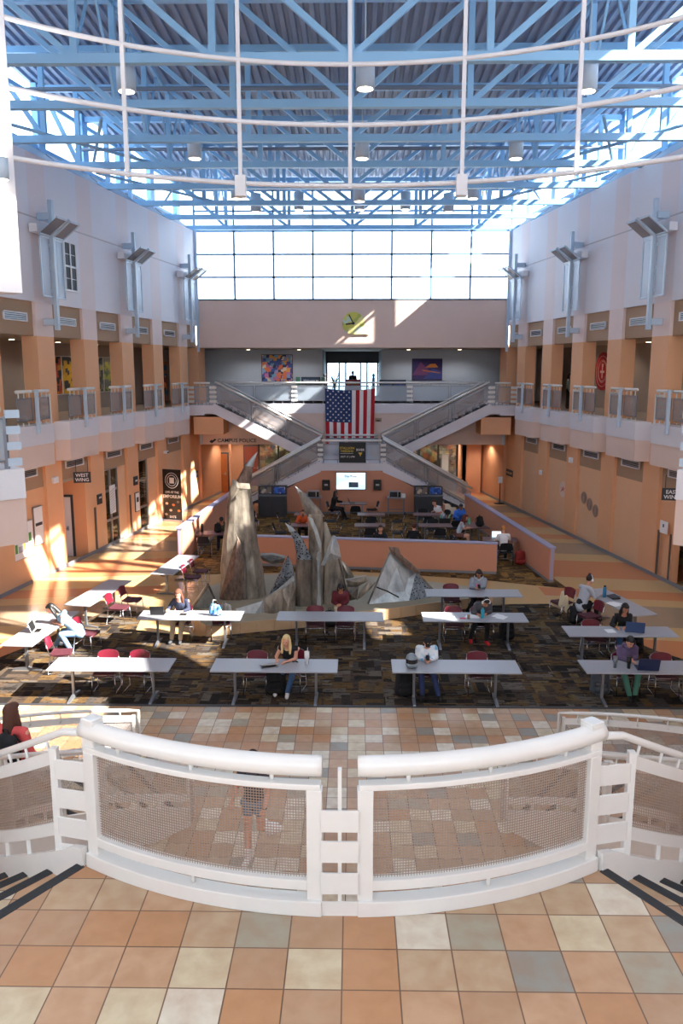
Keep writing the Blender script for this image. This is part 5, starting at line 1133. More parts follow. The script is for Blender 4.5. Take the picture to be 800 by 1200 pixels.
# rz = 0 : the sitter faces -y (towards the photographer)
TB = [('t1', -4.98, 15.82, 0, 2.5), ('t2', -1.6, 15.8, 0, 2.58), ('t3', 2.1, 15.8, 0, 2.6), ('t4', 5.98, 15.82, 0, 2.55), ('t5', 6.2, 18.1, 0, 2.5), ('t6', 2.98, 19.15, 0, 2.55), ('t7', -.56, 19.17, 0, 2.62), ('t8', -4.02, 19.2, 0, 2.55), ('t9', 3.27, 21.33, 0, 2.58)]
tlab = {'t1': 'long grey table in the front row, partly in sunlight, with two empty chairs', 't2': 'long grey table where the blonde woman sits with a white tumbler', 't3': 'long grey table with the motorcycle helmet on it', 't4': 'long grey table with dark laptop and two black tumblers at the front',
        't5': 'long grey table with the open blue laptop and notebook', 't6': 'long grey table with teal bottle and loose papers', 't7': 'long grey empty table in front of the sculpture with two empty chairs', 't8': 'long grey table with black laptop and blue bag', 't9': 'long grey bare table nearest the low wall, woman in grey hoodie behind'}
for k, x, y, rz, L_ in TB: make_table(L_, .74, None, tlab[k], 'long grey study tables', .74, (x, y, .012), R(-.4))
def mid(*p): return (sum(a[0] for a in p)/len(p), sum(a[1] for a in p)/len(p))
make_table(2.6, .74, None, 'sunlit grey side table where the person with long dark hair leans', 'long grey study tables', .74, (-7.35, 18.2, .012), R(86))
make_table(2.6, .72, None, 'angled grey side table with two pink-lit chairs, by the left aisle', 'long grey study tables', .74, (-6.95, 21.3, .003), R(81))
make_table(2.5, .72, None, 'angled grey side table at the rear left, beside the low wall end', 'long grey study tables', .74, (-5.55, 24.5, .003), R(83))
make_table(2.5, .72, None, 'angled grey table in the right aisle with teal bottle and papers', 'long grey study tables', .74, (6.95, 20.6, .003), R(104))
FC = 'empty maroon chair '
for x, y, rz, l in [(-5.25, 16.3, 3, FC+'at the sunlit front table, nearer the left wall'), (-4.6, 16.3, -4, FC+'at the sunlit front table, nearer the blonde woman'), (-2.05, 16.3, 0, FC+'beside the blonde woman at her table'), (-1.3, 16.45, -12, 'maroon chair under the blonde woman'),
                    (1.55, 16.35, 0, 'maroon chair under the person in the black cap'), (2.65, 16.3, 0, FC+'at the table with the helmet'), (5.75, 16.35, 0, 'maroon chair under the person in the purple hoodie'), (6.55, 16.3, -3, FC+'at the table with the two black tumblers'),
                    (5.75, 18.6, 4, FC+'at the table with the open blue laptop'), (6.45, 18.65, 0, 'maroon chair under the woman with the blue laptop'), (2.55, 19.65, 0, FC+'beside the student in white headphones'), (3.25, 19.7, 10, 'maroon chair under the student with white headphones'),
                    (-.95, 19.65, 3, FC+'at the bare table before the sculpture, nearer the horn'), (-.2, 19.65, -3, FC+'at the bare table before the sculpture, nearer the peak'), (-4.35, 19.75, 0, 'maroon chair under the woman in navy'), (-3.35, 19.75, 8, 'maroon chair carrying the black backpack behind the blue bag'),
                    (2.75, 21.85, 0, FC+'at the rearmost grey table'), (3.5, 21.9, 0, 'maroon chair under the woman in the grey hoodie'),
                    (-6.6, 17.35, 98, FC+'lit bright pink, beside the sunlit side table'), (-6.45, 18.7, 80, 'pink-lit maroon chair under the person with long dark hair'), (-6.3, 20.85, 84, FC+'lit pink at the angled side table, front one'), (-6.15, 21.6, 84, FC+'lit pink at the angled side table, rear one'),
                    (-4.95, 24.1, 86, FC+'in shade at the rear left side table'), (-4.85, 24.85, 86, FC+'with sunlit back at the rear left side table'),
                    (6.15, 20.3, -72, FC+'turned to the right aisle table beside the bun-haired student'), (5.75, 21.55, -64, 'maroon chair draped with a cream tote bag')]:
    chair(x, y-(.1 if abs(rz) < 30 else 0), R(rz), l)
bpy.data.objects.remove
for c in list(ch0.children): bpy.data.objects.remove(c)
bpy.data.objects.remove(ch0)
# study area furniture
bc0 = make_chair(M['blackf'], M['blackf'], 'x', 'black chairs in the rear study area', (0, -60, 0), 0, 'black_chair')
BT = [(-.0, 36.2, 1.25, .7, 'dark table under the television where the person in black sits'), (.75, 33.4, 1.15, .7, 'dark table in the middle of the study area, second from the television'), (.65, 31.0, 1.2, .7, 'dark table in the middle of the study area, closest to the low wall'),
      (3.1, 33.4, 1.15, .7, 'dark table before the right bin cabinet, rear one'), (3.2, 31.0, 1.3, .7, 'dark table before the right bin cabinet, front one'), (-1.9, 33.4, 1.15, .7, 'dark table behind the tall thin horn, rear one'), (-1.85, 31.0, 1.2, .7, 'dark table behind the tall thin horn, front one')]
for k, (x, y, L_, D_, l) in enumerate(BT): make_table(L_, D_, M['brown_top'], l, 'dark plum study tables', .74, (x, y, .012), 0, .4, 'study_table')
make_table(1.3, .75, M['brown_top'], 'dark table beside the left low wall with a man in a cap', 'dark plum study tables', .74, (-5.2, 29.4, .012), R(4), .45, 'study_table')
make_table(1.2, .7, M['brown_top'], 'dark table against the right low wall with an open laptop', 'dark plum study tables', .74, (5.25, 28.4, .012), R(-8), .45, 'study_table')
make_table(1.3, .8, M['brown_top'], 'dark table crowded with bags beside the right low wall', 'dark plum study tables', .74, (4.75, 31.0, .012), R(-80), .45, 'study_table')
bl = [(.1, 35.4, 180, 'black chair with its back to us at the table under the television'), (.85, 36.3, -80, 'black chair turned sideways at the table under the television'), (-.9, 36.2, 80, 'black chair under the person in black'),
      (.75, 32.75, 180, 'black chair before the second middle table'), (1.85, 33.4, -90, 'black chair side-on at the right end of the second middle table'), (.65, 30.35, 180, 'black chair before the front middle table'), (1.75, 31.0, -90, 'black chair side-on at the right end of the front middle table'), (.7, 31.75, 0, 'black chair behind the front middle table'),
      (3.1, 32.75, 180, 'black chair before the rear right-hand table'), (3.0, 34.1, 0, 'black chair behind the rear right-hand table'), (3.3, 30.3, 180, 'black chair before the front right-hand table'), (3.2, 31.75, 0, 'black chair behind the front right-hand table'), (2.1, 29.6, 90, 'black chair side-on facing the front right-hand table'),
      (-2.9, 33.4, 90, 'black chair side-on behind the tall horn, rear one'), (-2.85, 31.0, 90, 'black chair side-on behind the tall horn, front one'), (-.9, 33.4, -90, 'black chair side-on left of the second middle table'), (-.75, 31.0, -90, 'black chair side-on left of the front middle table'),
      (-5.45, 28.75, 184, 'black chair with its back to us at the table by the left low wall'), (-4.95, 30.15, 5, 'black chair under the man in the cap'), (-4.3, 33.6, 20, 'black chair half hidden behind the big horn'), (5.35, 27.75, 175, 'black chair under the fair-haired person with the open laptop'),
      (3.95, 30.3, -80, 'black chair under the woman in grey top and shorts'), (3.8, 34.0, -60, 'black chair under the person in the white shirt'), (4.0, 32.0, 200, 'black chair beside the crowded bag table'), (4.3, 33.0, -20, 'black chair under the person in the blue hoodie')]
for x, y, a, l in bl: dup(bc0, (x, y, .012), R(a), l)
for c in list(bc0.children): bpy.data.objects.remove(c)
bpy.data.objects.remove(bc0)

# ------------------------------------------------------------------ things on and under the tables
TZ = .755
def tabpt(px, py, z=TZ): return G(px, py, z)
def laptop(lab, x, y, z, rz, body, open_=105, scr=None, L_=.34, D_=.23):
    o = thing('laptop', lab, 'laptop', None, (x, y, z+.002), rz)
    MB().mat(body).box(-L_/2, L_/2, -D_/2, D_/2, 0, .014).build('base', parent=o); MB().mat(M['black']).box(-L_/2+.03, L_/2-.03, -D_/2+.08, D_/2-.02, .014, .016).build('keyboard', parent=o)
    # hinge on local +y edge; lid leans back
    a = R(open_); mb = MB().mat(body); mb.T = Matrix.Translation((0, D_/2, .014)) @ Matrix.Rotation(-(a-pi), 4, 'X'); mb.box(-L_/2, L_/2, -0.0, D_, -.008, .0); ld = mb.build('lid', parent=o)
    mb = MB().mat(scr or M['black']); mb.T = Matrix.Translation((0, D_/2, .014)) @ Matrix.Rotation(-(a-pi), 4, 'X'); mb.box(-L_/2+.012, L_/2-.012, .012, D_-.012, .0005, .003); mb.build('display', parent=ld)
    return o
def bottle(lab, x, y, z, r, h, m, cap=None, name='water_bottle', cat='bottle'):
    o = thing(name, lab, cat, None, (x, y, z)); MB().mat(m).lathe([(r*.92, 0), (r, .01), (r, h*.78), (r*.7, h*.86)], n=16).build('body', parent=o); MB().mat(cap or m).lathe([(r*.66, h*.86), (r*.66, h*.97), (r*.5, h)], n=14).build('cap', parent=o); return o
def tumbler(lab, x, y, z, r, h, m, straw=None):
    o = thing('tumbler', lab, 'cup', None, (x, y, z)); MB().mat(m).lathe([(r*.72, 0), (r*.75, h*.45), (r, h*.5), (r, h*.95)], n=16).build('cup', parent=o); MB().mat(M['paper'] if straw else m).lathe([(r*1.02, h*.95), (r*1.02, h)], n=16).build('lid', parent=o)
    if straw: MB().mat(straw).tube([(.01, 0, h*.9), (.02, 0, h+.09)], .006, 6).build('straw', parent=o)
    return o
def papers(lab, x, y, z, rz, n=3, wd=.22, ht=.28, seed=1):
    rnd = random.Random(seed); o = thing('loose_papers', lab, 'papers', None, (x, y, z), rz)
    for k in range(n):
        mb = MB().mat(M['paper']); mb.T = Matrix.Translation((rnd.uniform(-.12, .12), rnd.uniform(-.06, .06), .001+k*.003)) @ Matrix.Rotation(rnd.uniform(-.5, .5), 4, 'Z'); mb.box(-wd/2, wd/2, -ht/2, ht/2, 0, .002); mb.build('sheet', parent=o)
    return o
def blob(parts, voxel, smooth=True):
    """union of tapered capsules / ellipsoids as one continuous surface"""
    vs = []; fs = []
    for p in parts:
        if p[0] == 'c':
            _, a, b, ra, rb = p[:5]; fl = p[5] if len(p) > 5 else 1.; ax = Vector(p[6]) if len(p) > 6 else None
            a = Vector(a); b = Vector(b); d = b-a; L_ = max(d.length, 1e-5); d = d/L_
            ref = Vector((1, 0, 0)) if abs(d.x) < .9 else Vector((0, 1, 0))
            u = (ref-d*ref.dot(d)).normalized(); v = d.cross(u); n = 12; rings = []
            for k in range(5): t = -pi/2+pi/2*k/4; rings.append((a+d*(ra*sin(t)), ra*cos(t)))
            for k in range(5): t = pi/2*k/4; rings.append((b+d*(rb*sin(t)), rb*cos(t)))
            o = len(vs)
            for c, r in rings:
                r = max(r, 1e-4)
                for i in range(n): t = 2*pi*i/n; vs.append(c+u*(r*cos(t))+v*(r*fl*sin(t)))
            for j in range(len(rings)-1):
                for i in range(n): q = o+j*n+i; w_ = o+j*n+(i+1) % n; fs.append((q, w_, w_+n, q+n))
            fs += [tuple(o+i for i in range(n))[::-1], tuple(o+(len(rings)-1)*n+i for i in range(n))]
        else:
            _, c, rx, ry, rz = p[:5]; Rm = p[5] if len(p) > 5 else Matrix.Identity(3); o = len(vs); n = 14; m = 8
            for j in range(m+1):
                t = -pi/2+pi*j/m; rr = max(cos(t), 1e-3)
                for i in range(n): q = 2*pi*i/n; vs.append(Vector(c)+Rm @ Vector((rx*rr*cos(q), ry*rr*sin(q), rz*sin(t))))
            for j in range(m):
                for i in range(n): q = o+j*n+i; w_ = o+j*n+(i+1) % n; fs.append((q, w_, w_+n, q+n))
            fs += [tuple(o+i for i in range(n))[::-1], tuple(o+m*n+i for i in range(n))]
    me = bpy.data.meshes.new('tmp'); me.from_pydata([tuple(v) for v in vs], [], fs)
    bm = bmesh.new(); bm.from_mesh(me); bmesh.ops.recalc_face_normals(bm, faces=bm.faces); bm.to_mesh(me); bm.free()
    o = bpy.data.objects.new('tmp', me); COL.objects.link(o); md = o.modifiers.new('r', 'REMESH'); md.mode = 'VOXEL'; md.voxel_size = voxel; md.use_smooth_shade = smooth
    s = o.modifiers.new('s', 'SMOOTH'); s.factor = .5; s.iterations = 2
    out = bpy.data.meshes.new_from_object(o.evaluated_get(bpy.context.evaluated_depsgraph_get())); bpy.data.objects.remove(o); bpy.data.meshes.remove(me); return out
def bobj(name, parts, m, parent, voxel=.013):
    me = blob(parts, voxel); me.materials.clear(); me.materials.append(m); o = bpy.data.objects.new(name, me); COL.objects.link(o); o.parent = parent; return o
def backpack(lab, x, y, z, rz, m, m2=None, s=1., name='backpack'):
    o = thing(name, lab, 'backpack', None, (x, y, z), rz); m2 = m2 or m
    bobj('body', [('c', (-.09*s, 0, .1*s), (-.08*s, .02*s, .36*s), .1*s, .085*s), ('c', (.09*s, 0, .1*s), (.08*s, .02*s, .36*s), .1*s, .085*s), ('c', (0, 0, .1*s), (0, .02*s, .38*s), .12*s, .09*s)], m, o, .014)
    bobj('front_pocket', [('c', (-.08*s, -.1*s, .12*s), (.08*s, -.1*s, .12*s), .06*s, .06*s), ('c', (-.07*s, -.09*s, .22*s), (.07*s, -.09*s, .22*s), .05*s, .05*s)], m2, o, .014)
    MB().mat(m).tube([(-.04*s, .06*s, .44*s), (-.03*s, .05*s, .5*s), (.03*s, .05*s, .5*s), (.04*s, .06*s, .44*s)], .01*s, 6).build('top_loop', parent=o)
    for q in (-1, 1): MB().mat(m).tube([(q*.07*s, .1*s, .42*s), (q*.1*s, .17*s, .3*s), (q*.11*s, .15*s, .12*s), (q*.1*s, .08*s, .04*s)], .015*s, 6).build('strap', parent=o)
    return o
teal = cm((40, 150, 170), .4)
x, y, _ = tabpt(223, 717); laptop('open black laptop on the table with the blue bag', -4.85, 19.28, TZ, R(180), M['black'], 105)
papers('spread of white papers before the woman in navy', -4.2, 19.1, TZ, R(10), 4, seed=3)
o = MB().mat(M['black']).box(-.09, .09, -.05, .05, 0, .03).build('pencil_case', bevel=.01); o.location = (-4.2, 19.15, TZ+.015); tag(o, 'small black pencil case on the papers before the woman in navy', 'pencil case')
o = thing('tote_bag', 'blue and white patterned bag on the grey table', 'bag', None, (-3.4, 19.15, TZ), R(-12)); bobj('body', [('c', (-.1, 0, .08), (-.08, 0, .26), .075, .05), ('c', (.1, 0, .08), (.08, 0, .24), .075, .05), ('c', (0, 0, .08), (0, 0, .25), .085, .05)], poster_mat('blue_white_print', [(70, 130, 190), (210, 222, 232), (40, 90, 150), (150, 190, 220)], 14.), o, .012)
MB().mat(M['paper']).tube([(-.07, 0, .28), (-.05, 0, .4), (.05, 0, .4), (.07, 0, .28)], .012, 6).build('handle', parent=o)
backpack('black and grey backpack on the chair behind the blue bag', -3.25, 19.72, .46, R(0), M['blackf'], cm((80, 80, 86)), .95)
laptop('slim silver laptop half open before the blonde woman', -1.72, 15.72, TZ, R(20), M['alu'], 12)
tumbler('white tumbler with straw beside the blonde woman', -.95, 15.86, TZ, .05, .27, M['paper'], M['paper'])
o = MB().mat(M['black']); o.tube([(-.06, 0, .01), (0, .02, .02), (.06, 0, .01)], .012, 6); o = o.build('sunglasses'); o.location = (-1.2, 15.95, TZ); tag(o, 'black sunglasses lying near the white tumbler', 'sunglasses')
backpack('black backpack on the carpet beside the blonde woman\'s legs', -1.62, 16.05, .012, R(0), M['blackf'], None, 1.25)
# helmet
o = thing('motorcycle_helmet', 'grey full face motorcycle helmet with dark visor on the table', 'helmet', None, (1.2, 15.72, TZ)); bobj('shell', [('e', (0, .01, .15), .125, .15, .145), ('c', (-.06, -.09, .07), (.06, -.09, .07), .055, .055), ('c', (-.07, .02, .05), (.07, .02, .05), .05, .05)], cm((130, 142, 150), .3), o, .01)
q = []
for j in range(5): q.append([(.128*sin(R(a)), .01-.157*cos(R(a)), .11+.022*j) for a in range(-70, 71, 10)])
MB().mat(cm((24, 26, 36), .1)).grid(q).build('visor', parent=o)
backpack('black backpack lying on the carpet under the helmet table', 1.1, 16.0, .012, R(10), M['blackf'], None, 1.25)
tumbler('clear and black tumbler standing left of the other on the front table', 5.35, 15.75, TZ, .045, .24, cm((110, 116, 122), .3)); tumbler('plain black tumbler beside the dark laptop', 5.62, 15.72, TZ, .048, .24, M['black'])
laptop('dark navy laptop open on the front table, back towards us', 5.98, 15.72, TZ, R(174), cm((34, 46, 84), .4), 108, None, .42, .28)
backpack('grey backpack with teal straps under the table with the tumblers', 5.2, 16.15, .012, R(-5), cm((76, 82, 90)), cm((60, 66, 74)), 1.15)
laptop('blue laptop open beside the woman writing, back towards us', 6.55, 18.12, TZ, R(166), cm((66, 88, 132), .4), 110, None, .42, .28)
papers('open spiral notebook under the hands of the woman writing', 6.05, 18.15, TZ, R(10), 2, .2, .26, 4)
backpack('black backpack on the floor behind the blue laptop table', 6.85, 18.75, .012, 0, M['blackf'])
bottle('teal bottle with tan base on the grey table', 3.17, 19.05, TZ, .045, .25, teal); papers('white paper sheets at the far end of the table with the teal bottle', 3.62, 19.15, TZ, R(-20), 2, seed=8); papers('white sheets under the student with headphones', 2.9, 19.2, TZ, 0, 2, seed=9)
o = MB().mat(cm((232, 90, 130))).box(-.07, .07, -.04, .04, 0, .015).build('pink_case', bevel=.004); o.location = (2.68, 19.0, TZ); tag(o, 'small bright pink case beside the drink cup', 'pencil case')
o = thing('drink_cup', 'clear cup of amber drink beside the pink case', 'cup', None, (2.82, 18.98, TZ)); MB().mat(cm((196, 140, 90), .2)).lathe([(.03, 0), (.037, .1)], n=14).build('drink', parent=o); MB().mat(M['glass']).lathe([(.032, 0), (.045, .16)], n=14).build('cup', parent=o)
o = MB().mat(M['paper']).box(-.07, .07, -.045, .045, 0, .02).build('white_mouse', bevel=.008); o.location = (2.42, 19.05, TZ); tag(o, 'small white case at the left of the pink case', 'case')
backpack('black backpack leaning by the leg of the teal bottle table', 3.9, 19.6, .012, R(20), M['blackf'], None, 1.1)
laptop('white laptop with pink sticker before the person with long dark hair', -7.3, 17.9, TZ, R(95), M['paper'], 110, None, .36, .24)
bottle('teal water bottle on the right aisle table', 6.72, 20.95, TZ, .045, .32, cm((30, 110, 150), .4), M['black'])
papers('white papers on the right aisle table', 6.8, 20.3, TZ, R(30), 4, seed=12)
laptop('dark laptop lying almost closed beside the teal bottle on the aisle table', 6.95, 20.9, TZ, R(100), M['dark'], 8)
o = thing('tote_bag', 'cream tote bag hanging from the chair at the right aisle', 'bag', None, (5.68, 21.3, .35), R(20)); bobj('body', [('c', (0, 0, .1), (.02, 0, .42), .1, .05, .5), ('c', (.15, -.05, -.1), (.12, -.03, .3), .06, .05)], cm((206, 190, 160)), o, .014)
backpack('black backpack on the carpet beneath the tote bag chair', 6.0, 21.0, .012, R(30), M['blackf'], None, 1.1)
backpack('red backpack on the carpet beside the right low wall', 5.85, 27.6, .012, R(10), cm((150, 40, 36)), None, 1.1)
laptop('open pale laptop on the table by the right low wall', 5.15, 28.45, TZ, R(-8), M['alu'], 105, M['screenon'])
backpack('black backpack on the floor beside the grey top woman', 3.7, 29.2, .012, 0, M['blackf'], None, 1.2); backpack('black bag on the crowded dark table', 4.9, 30.7, TZ, R(40), M['blackf'], None, .9); backpack('black bag propped against the right low wall', 5.1, 29.4, .012, R(90), M['blackf'], None, 1.3)
backpack('black bag standing on the table before the man in the cap', -5.05, 29.45, TZ, R(20), M['blackf'], None, .75)
bottle('tall black bottle on the dark table by the left low wall', -5.65, 29.5, TZ, .05, .32, M['black'])
bottle('teal bottle on the dark table by the right low wall', 4.55, 31.2, TZ, .045, .28, cm((90, 180, 150), .4))
laptop('open laptop before the person in black under the television', -.05, 36.15, TZ, R(100), M['black'], 110)
o = thing('supply_caddy', 'dark caddy full of coloured pens near the right cabinet', 'caddy', None, (3.75, 32.6, .46)); MB().mat(M['black']).box(-.22, .22, -.12, .12, 0, .28).build('box', parent=o)
for k in range(5): MB().mat(cm([(90, 190, 180), (200, 200, 210), (60, 130, 190), (220, 120, 90), (110, 200, 150)][k], .5)).bar((-.15+.07*k, -.03, .1), (-.18+.09*k, -.05, .42), .03).build('marker', parent=o)
backpack('black bag on the plinth at the feet of the person in maroon', -.62, 20.6, .0, 0, M['blackf'], None, 1.)

# ================================================================== PEOPLE
def hand(parts, wr, d, side, up, s=1., curl=.5):
    """palm and five bent fingers; d = pointing direction, side = thumb side"""
    wr, d, side = Vector(wr), Vector(d).normalized(), Vector(side).normalized(); nrm = d.cross(side).normalized()
    if nrm.z > 0: nrm = -nrm
    pc = wr+d*.045*s
    for q in (-.026, -.009, .009, .026): parts.append(('c', wr+side*q*.6, wr+d*.085*s+side*q, .016*s, .013*s))
    for q, ln in ((.030, .068), (.010, .078), (-.010, .072), (-.029, .056)):
        a = wr+d*.085*s+side*q; b = a+(d*(1-curl*.4)+nrm*curl*.6).normalized()*ln*.55*s; c = b+(d*(1-curl)+nrm*curl*1.2).normalized()*ln*.5*s
        parts += [('c', a, b, .0095*s, .0085*s), ('c', b, c, .0085*s, .0075*s)]
    a = wr+d*.025*s+side*.028; b = a+(side*.8+d*.7).normalized()*.035*s; c = b+(d+nrm*.4+side*.1).normalized()*.032*s
    parts += [('c', a, b, .012*s, .0105*s), ('c', b, c, .0105*s, .009*s)]
def person(label, loc, rz, J, skin, top, bottom, shoe, hair, hstyle='long', sleeve=1., pant=1., s=1., group=None, extras=None, hood=None, hp=(0, 0), voxel=.013, puff=1.0, neckline=0, legs=True):
    """J: joint positions in local metres; the figure faces -y. hp=(pitch down, turn) of the head in degrees"""
    root = thing('person', label, 'person', group, loc, rz); root.scale = (s, s, s)
    J = {k: Vector(v) for k, v in J.items()}
    pel, che, nec = J['pelvis'], J['chest'], J['neck']; hd = J['head']
    Hm = Matrix.Rotation(R(hp[1]), 3, 'Z') @ Matrix.Rotation(R(hp[0]), 3, 'X')
    def hv(x, y, z): return hd+Hm @ Vector((x, y, z))
    P_ = [('c', pel, (pel+che)/2, .135, .12, .72), ('c', (pel+che)/2, che, .12, .145, .7), ('c', J['sl']+Vector((.02, 0, 0)), J['sr']-Vector((.02, 0, 0)), .055, .055), ('c', che, nec, .12, .055, .8), ('c', nec, hv(0, .02, -.03), .052, .05),
          ('e', hv(0, .012, .02), .074, .094, .105, Hm), ('e', hv(0, -.03, -.045), .055, .055, .062, Hm), ('c', hv(0, -.083, .005), hv(0, -.1, -.022), .011, .015), ('e', hv(.074, .01, -.01), .012, .022, .032, Hm), ('e', hv(-.074, .01, -.01), .012, .022, .032, Hm), ('c', hv(-.02, -.078, -.055), hv(.02, -.078, -.055), .01, .01)]
    T = [('c', pel+Vector((0, 0, -.02)), (pel+che)/2, .15*puff, .14*puff, .74), ('c', (pel+che)/2, che, .14*puff, .165*puff, .72), ('c', che, (che+nec)/2, .14*puff, .085*puff, .8), ('c', J['sl'], J['sr'], .068, .068)]
    for sd in ('l', 'r'):
        S, E, Wr = J['s'+sd], J['e'+sd], J['w'+sd]; D = (Wr-E).normalized()
        P_ += [('c', S, E, .05, .04), ('c', E, Wr, .042, .027)]
        inn = Vector((1 if sd == 'l' else -1, 0, 0)) if abs(D.x) < .8 else Vector((0, -1, 0)); inn = -inn if sd == 'l' else -inn
        inn = inn-D*inn.dot(D); hand(P_, Wr, D, inn, None, 1., J.get('curl', Vector((.5, 0, 0)))[0])
        if sleeve > 0:
            if sleeve <= .5: T.append(('c', S, S+(E-S)*sleeve*1.3, .066, .06))
            else: T += [('c', S, E, .066*puff, .054*puff), ('c', E, E+(Wr-E)*min(1, (sleeve-.5)*2*.95), .055*puff, .04*puff)]
        Hh, K, A = J['h'+sd], J['k'+sd], J['a'+sd]; f = J['f'+sd]
        P_ += [('c', Hh, K, .082, .056), ('c', K, K+(A-K)*.35, .055, .054), ('c', K+(A-K)*.35, A, .054, .035), ('c', A, A+(f-A)*.5-Vector((0, 0, .02)), .036, .032), ('c', A-Vector((0, 0, .03)), f, .032, .028)]
    body = bobj('body', P_, skin, root, voxel)
    if sleeve >= 0: bobj('top', T, top, root, voxel)
    B = [('c', J['hl'], J['hr'], .11, .11), ('c', pel, pel+Vector((0, 0, .06)), .142, .135, .8)]
    for sd in ('l', 'r'):
        Hh, K, A = J['h'+sd], J['k'+sd], J['a'+sd]
        if pant < .6: B.append(('c', Hh, Hh+(K-Hh)*pant, .1, .088))
        else: B += [('c', Hh, K, .098, .072), ('c', K, K+(A-K)*(pant*.98-.02), .07, .054)]
    bobj('trousers' if pant > .6 else 'shorts', B, bottom, root, voxel)
    for sd in ('l', 'r'):
        A, f = J['a'+sd], J['f'+sd]; bobj('shoe', [('c', A-Vector((0, 0, .035)), f+Vector((0, 0, .004)), .047, .042), ('c', A+Vector((0, 0, .0)), A-Vector((0, 0, .03)), .044, .046)], shoe, root, .012)
    h = [('e', hv(0, .035, .045), .086, .09, .098, Hm), ('e', hv(0, -.02, .088), .07, .07, .045, Hm)]
    nd = (che-nec)
    if hstyle == 'long':
        for q in (-1, 1):
            h += [('c', hv(q*.07, .02, .03), hv(q*.085, .01, -.12), .03, .035), ('c', hv(q*.085, .01, -.12), hv(q*.085, -.01, -.26), .034, .022)]
        h += [('c', hv(0, .07, .02), hv(0, .09, -.18), .06, .07)]
    elif hstyle == 'bun': h += [('e', hv(0, .05, .15), .04, .04, .04)]
    elif hstyle == 'bob':
        for q in (-1, 1): h += [('c', hv(q*.07, .02, .03), hv(q*.075, .0, -.07), .03, .03)]
        h += [('c', hv(0, .06, .02), hv(0, .07, -.08), .05, .06)]
    elif hstyle == 'pony': h += [('c', hv(0, .1, .05), hv(0, .14, -.15), .03, .025)]
    if hstyle != 'cap': bobj('hair', h, hair, root, voxel)
    else:
        bobj('hair', [('e', hv(0, .04, .0), .08, .08, .08, Hm)]+[('c', hv(q*.06, .03, -.02), hv(q*.07, .03, -.12), .03, .025) for q in (-1, 1)], hair, root, voxel)
        cp_ = bobj('cap', [('e', hv(0, .015, .06), .088, .1, .08, Hm), ('c', hv(-.04, -.1, .05), hv(.04, -.1, .05), .02, .02, .4), ('c', hv(-.035, -.14, .045), hv(.035, -.14, .045), .02, .02, .4)], extras_cap[0] if extras_cap[0] else M['blackf'], root, voxel)
    if hood: bobj('hood', [('c', nec+Vector((-.08, .05, 0)), nec+Vector((.08, .05, 0)), .055, .055), ('c', nec+Vector((-.07, -.02, -.02)), nec+Vector((0, -.07, -.06)), .03, .025), ('c', nec+Vector((.07, -.02, -.02)), nec+Vector((0, -.07, -.06)), .03, .025)], hood, root, voxel)
    for q in (-1, 1):
        e = hv(q*.03, -.079, .008); mb = MB().mat(M['black']); mb.T = Matrix.Translation(e); mb.lathe([(.002, -.006), (.008, 0), (.002, .006)], n=8); mb.build('eye', parent=root)
        a, b = hv(q*.046, -.078, .03), hv(q*.016, -.087, .03); MB().mat(hair).tube([a, b], .004, 5).build('eyebrow', parent=root)
    MB().mat(cm((150, 72, 66), .5)).tube([hv(-.02, -.088, -.056), hv(.02, -.088, -.056)], .005, 5).build('lips', parent=root)
    return root, J, hv
extras_cap = [None]
def seated(lean=.15, tw=0, wl=(.18, -.42, .78), wr=(-.18, -.42, .78), el=None, er=None, kl=(.13, -.44, .5), kr=(-.13, -.44, .5), al=(.14, -.44, .1), ar=(-.14, -.44, .1), headf=.05, seat=.53, hx=0, hz=0, curl=.5):
    c = Vector((hx*.6, -lean, seat+.34)); n = Vector((hx, -lean*1.5, seat+.53)); 
    J = dict(pelvis=(0, .0, seat), chest=c, neck=n, head=(n.x, n.y-headf, n.z+.13+hz), sl=(c.x+.165, c.y+.0, c.z+.11), sr=(c.x-.165, c.y, c.z+.11), wl=wl, wr=wr, hl=(.085, -.02, seat-.01), hr=(-.085, -.02, seat-.01), kl=kl, kr=kr, al=al, ar=ar, curl=(curl, 0, 0))
    J['el'] = el or ((J['sl'][0]+wl[0])/2+.07, (J['sl'][1]+wl[1])/2+.06, (J['sl'][2]+wl[2])/2-.1); J['er'] = er or ((J['sr'][0]+wr[0])/2-.07, (J['sr'][1]+wr[1])/2+.06, (J['sr'][2]+wr[2])/2-.1)
    J['fl'] = (al[0]+.02, al[1]-.13, .045); J['fr'] = (ar[0]-.02, ar[1]-.13, .045); return J
jean = cm((66, 98, 140)); ljean = cm((120, 156, 196)); wh = M['paper']
# walking woman in the well of the stairs
J = dict(pelvis=(0, 0, .9), chest=(0, -.01, 1.22), neck=(0, -.01, 1.4), head=(0, -.05, 1.52), sl=(.16, 0, 1.34), sr=(-.16, 0, 1.34), el=(.2, -.0, 1.08), er=(-.25, .03, 1.08), wl=(.2, -.15, .88), wr=(-.31, -.04, .86), hl=(.085, 0, .87), hr=(-.085, 0, .87),
         kl=(.09, .0, .5), kr=(-.08, -.04, .47), al=(.1, .33, .32), ar=(-.07, -.1, .09), fl=(.1, .36, .2), fr=(-.07, -.23, .045), curl=(.7, 0, 0))
p, J, hv = person('woman walking below the landing in dark tee, denim shorts and white shoes', (-1.36, 10.25, 0), R(-12), J, M['skin'], cm((66, 64, 74)), cm((104, 124, 150)), wh, cm((46, 32, 26)), 'long', .5, .32, 1.0)
bobj('sock', [('c', J['ar'], J['ar']+Vector((0, 0, .1)), .044, .045)], wh, p); bobj('sock', [('c', J['al'], J['al']+(J['kl']-J['al']).normalized()*.1, .044, .045)], wh, p)
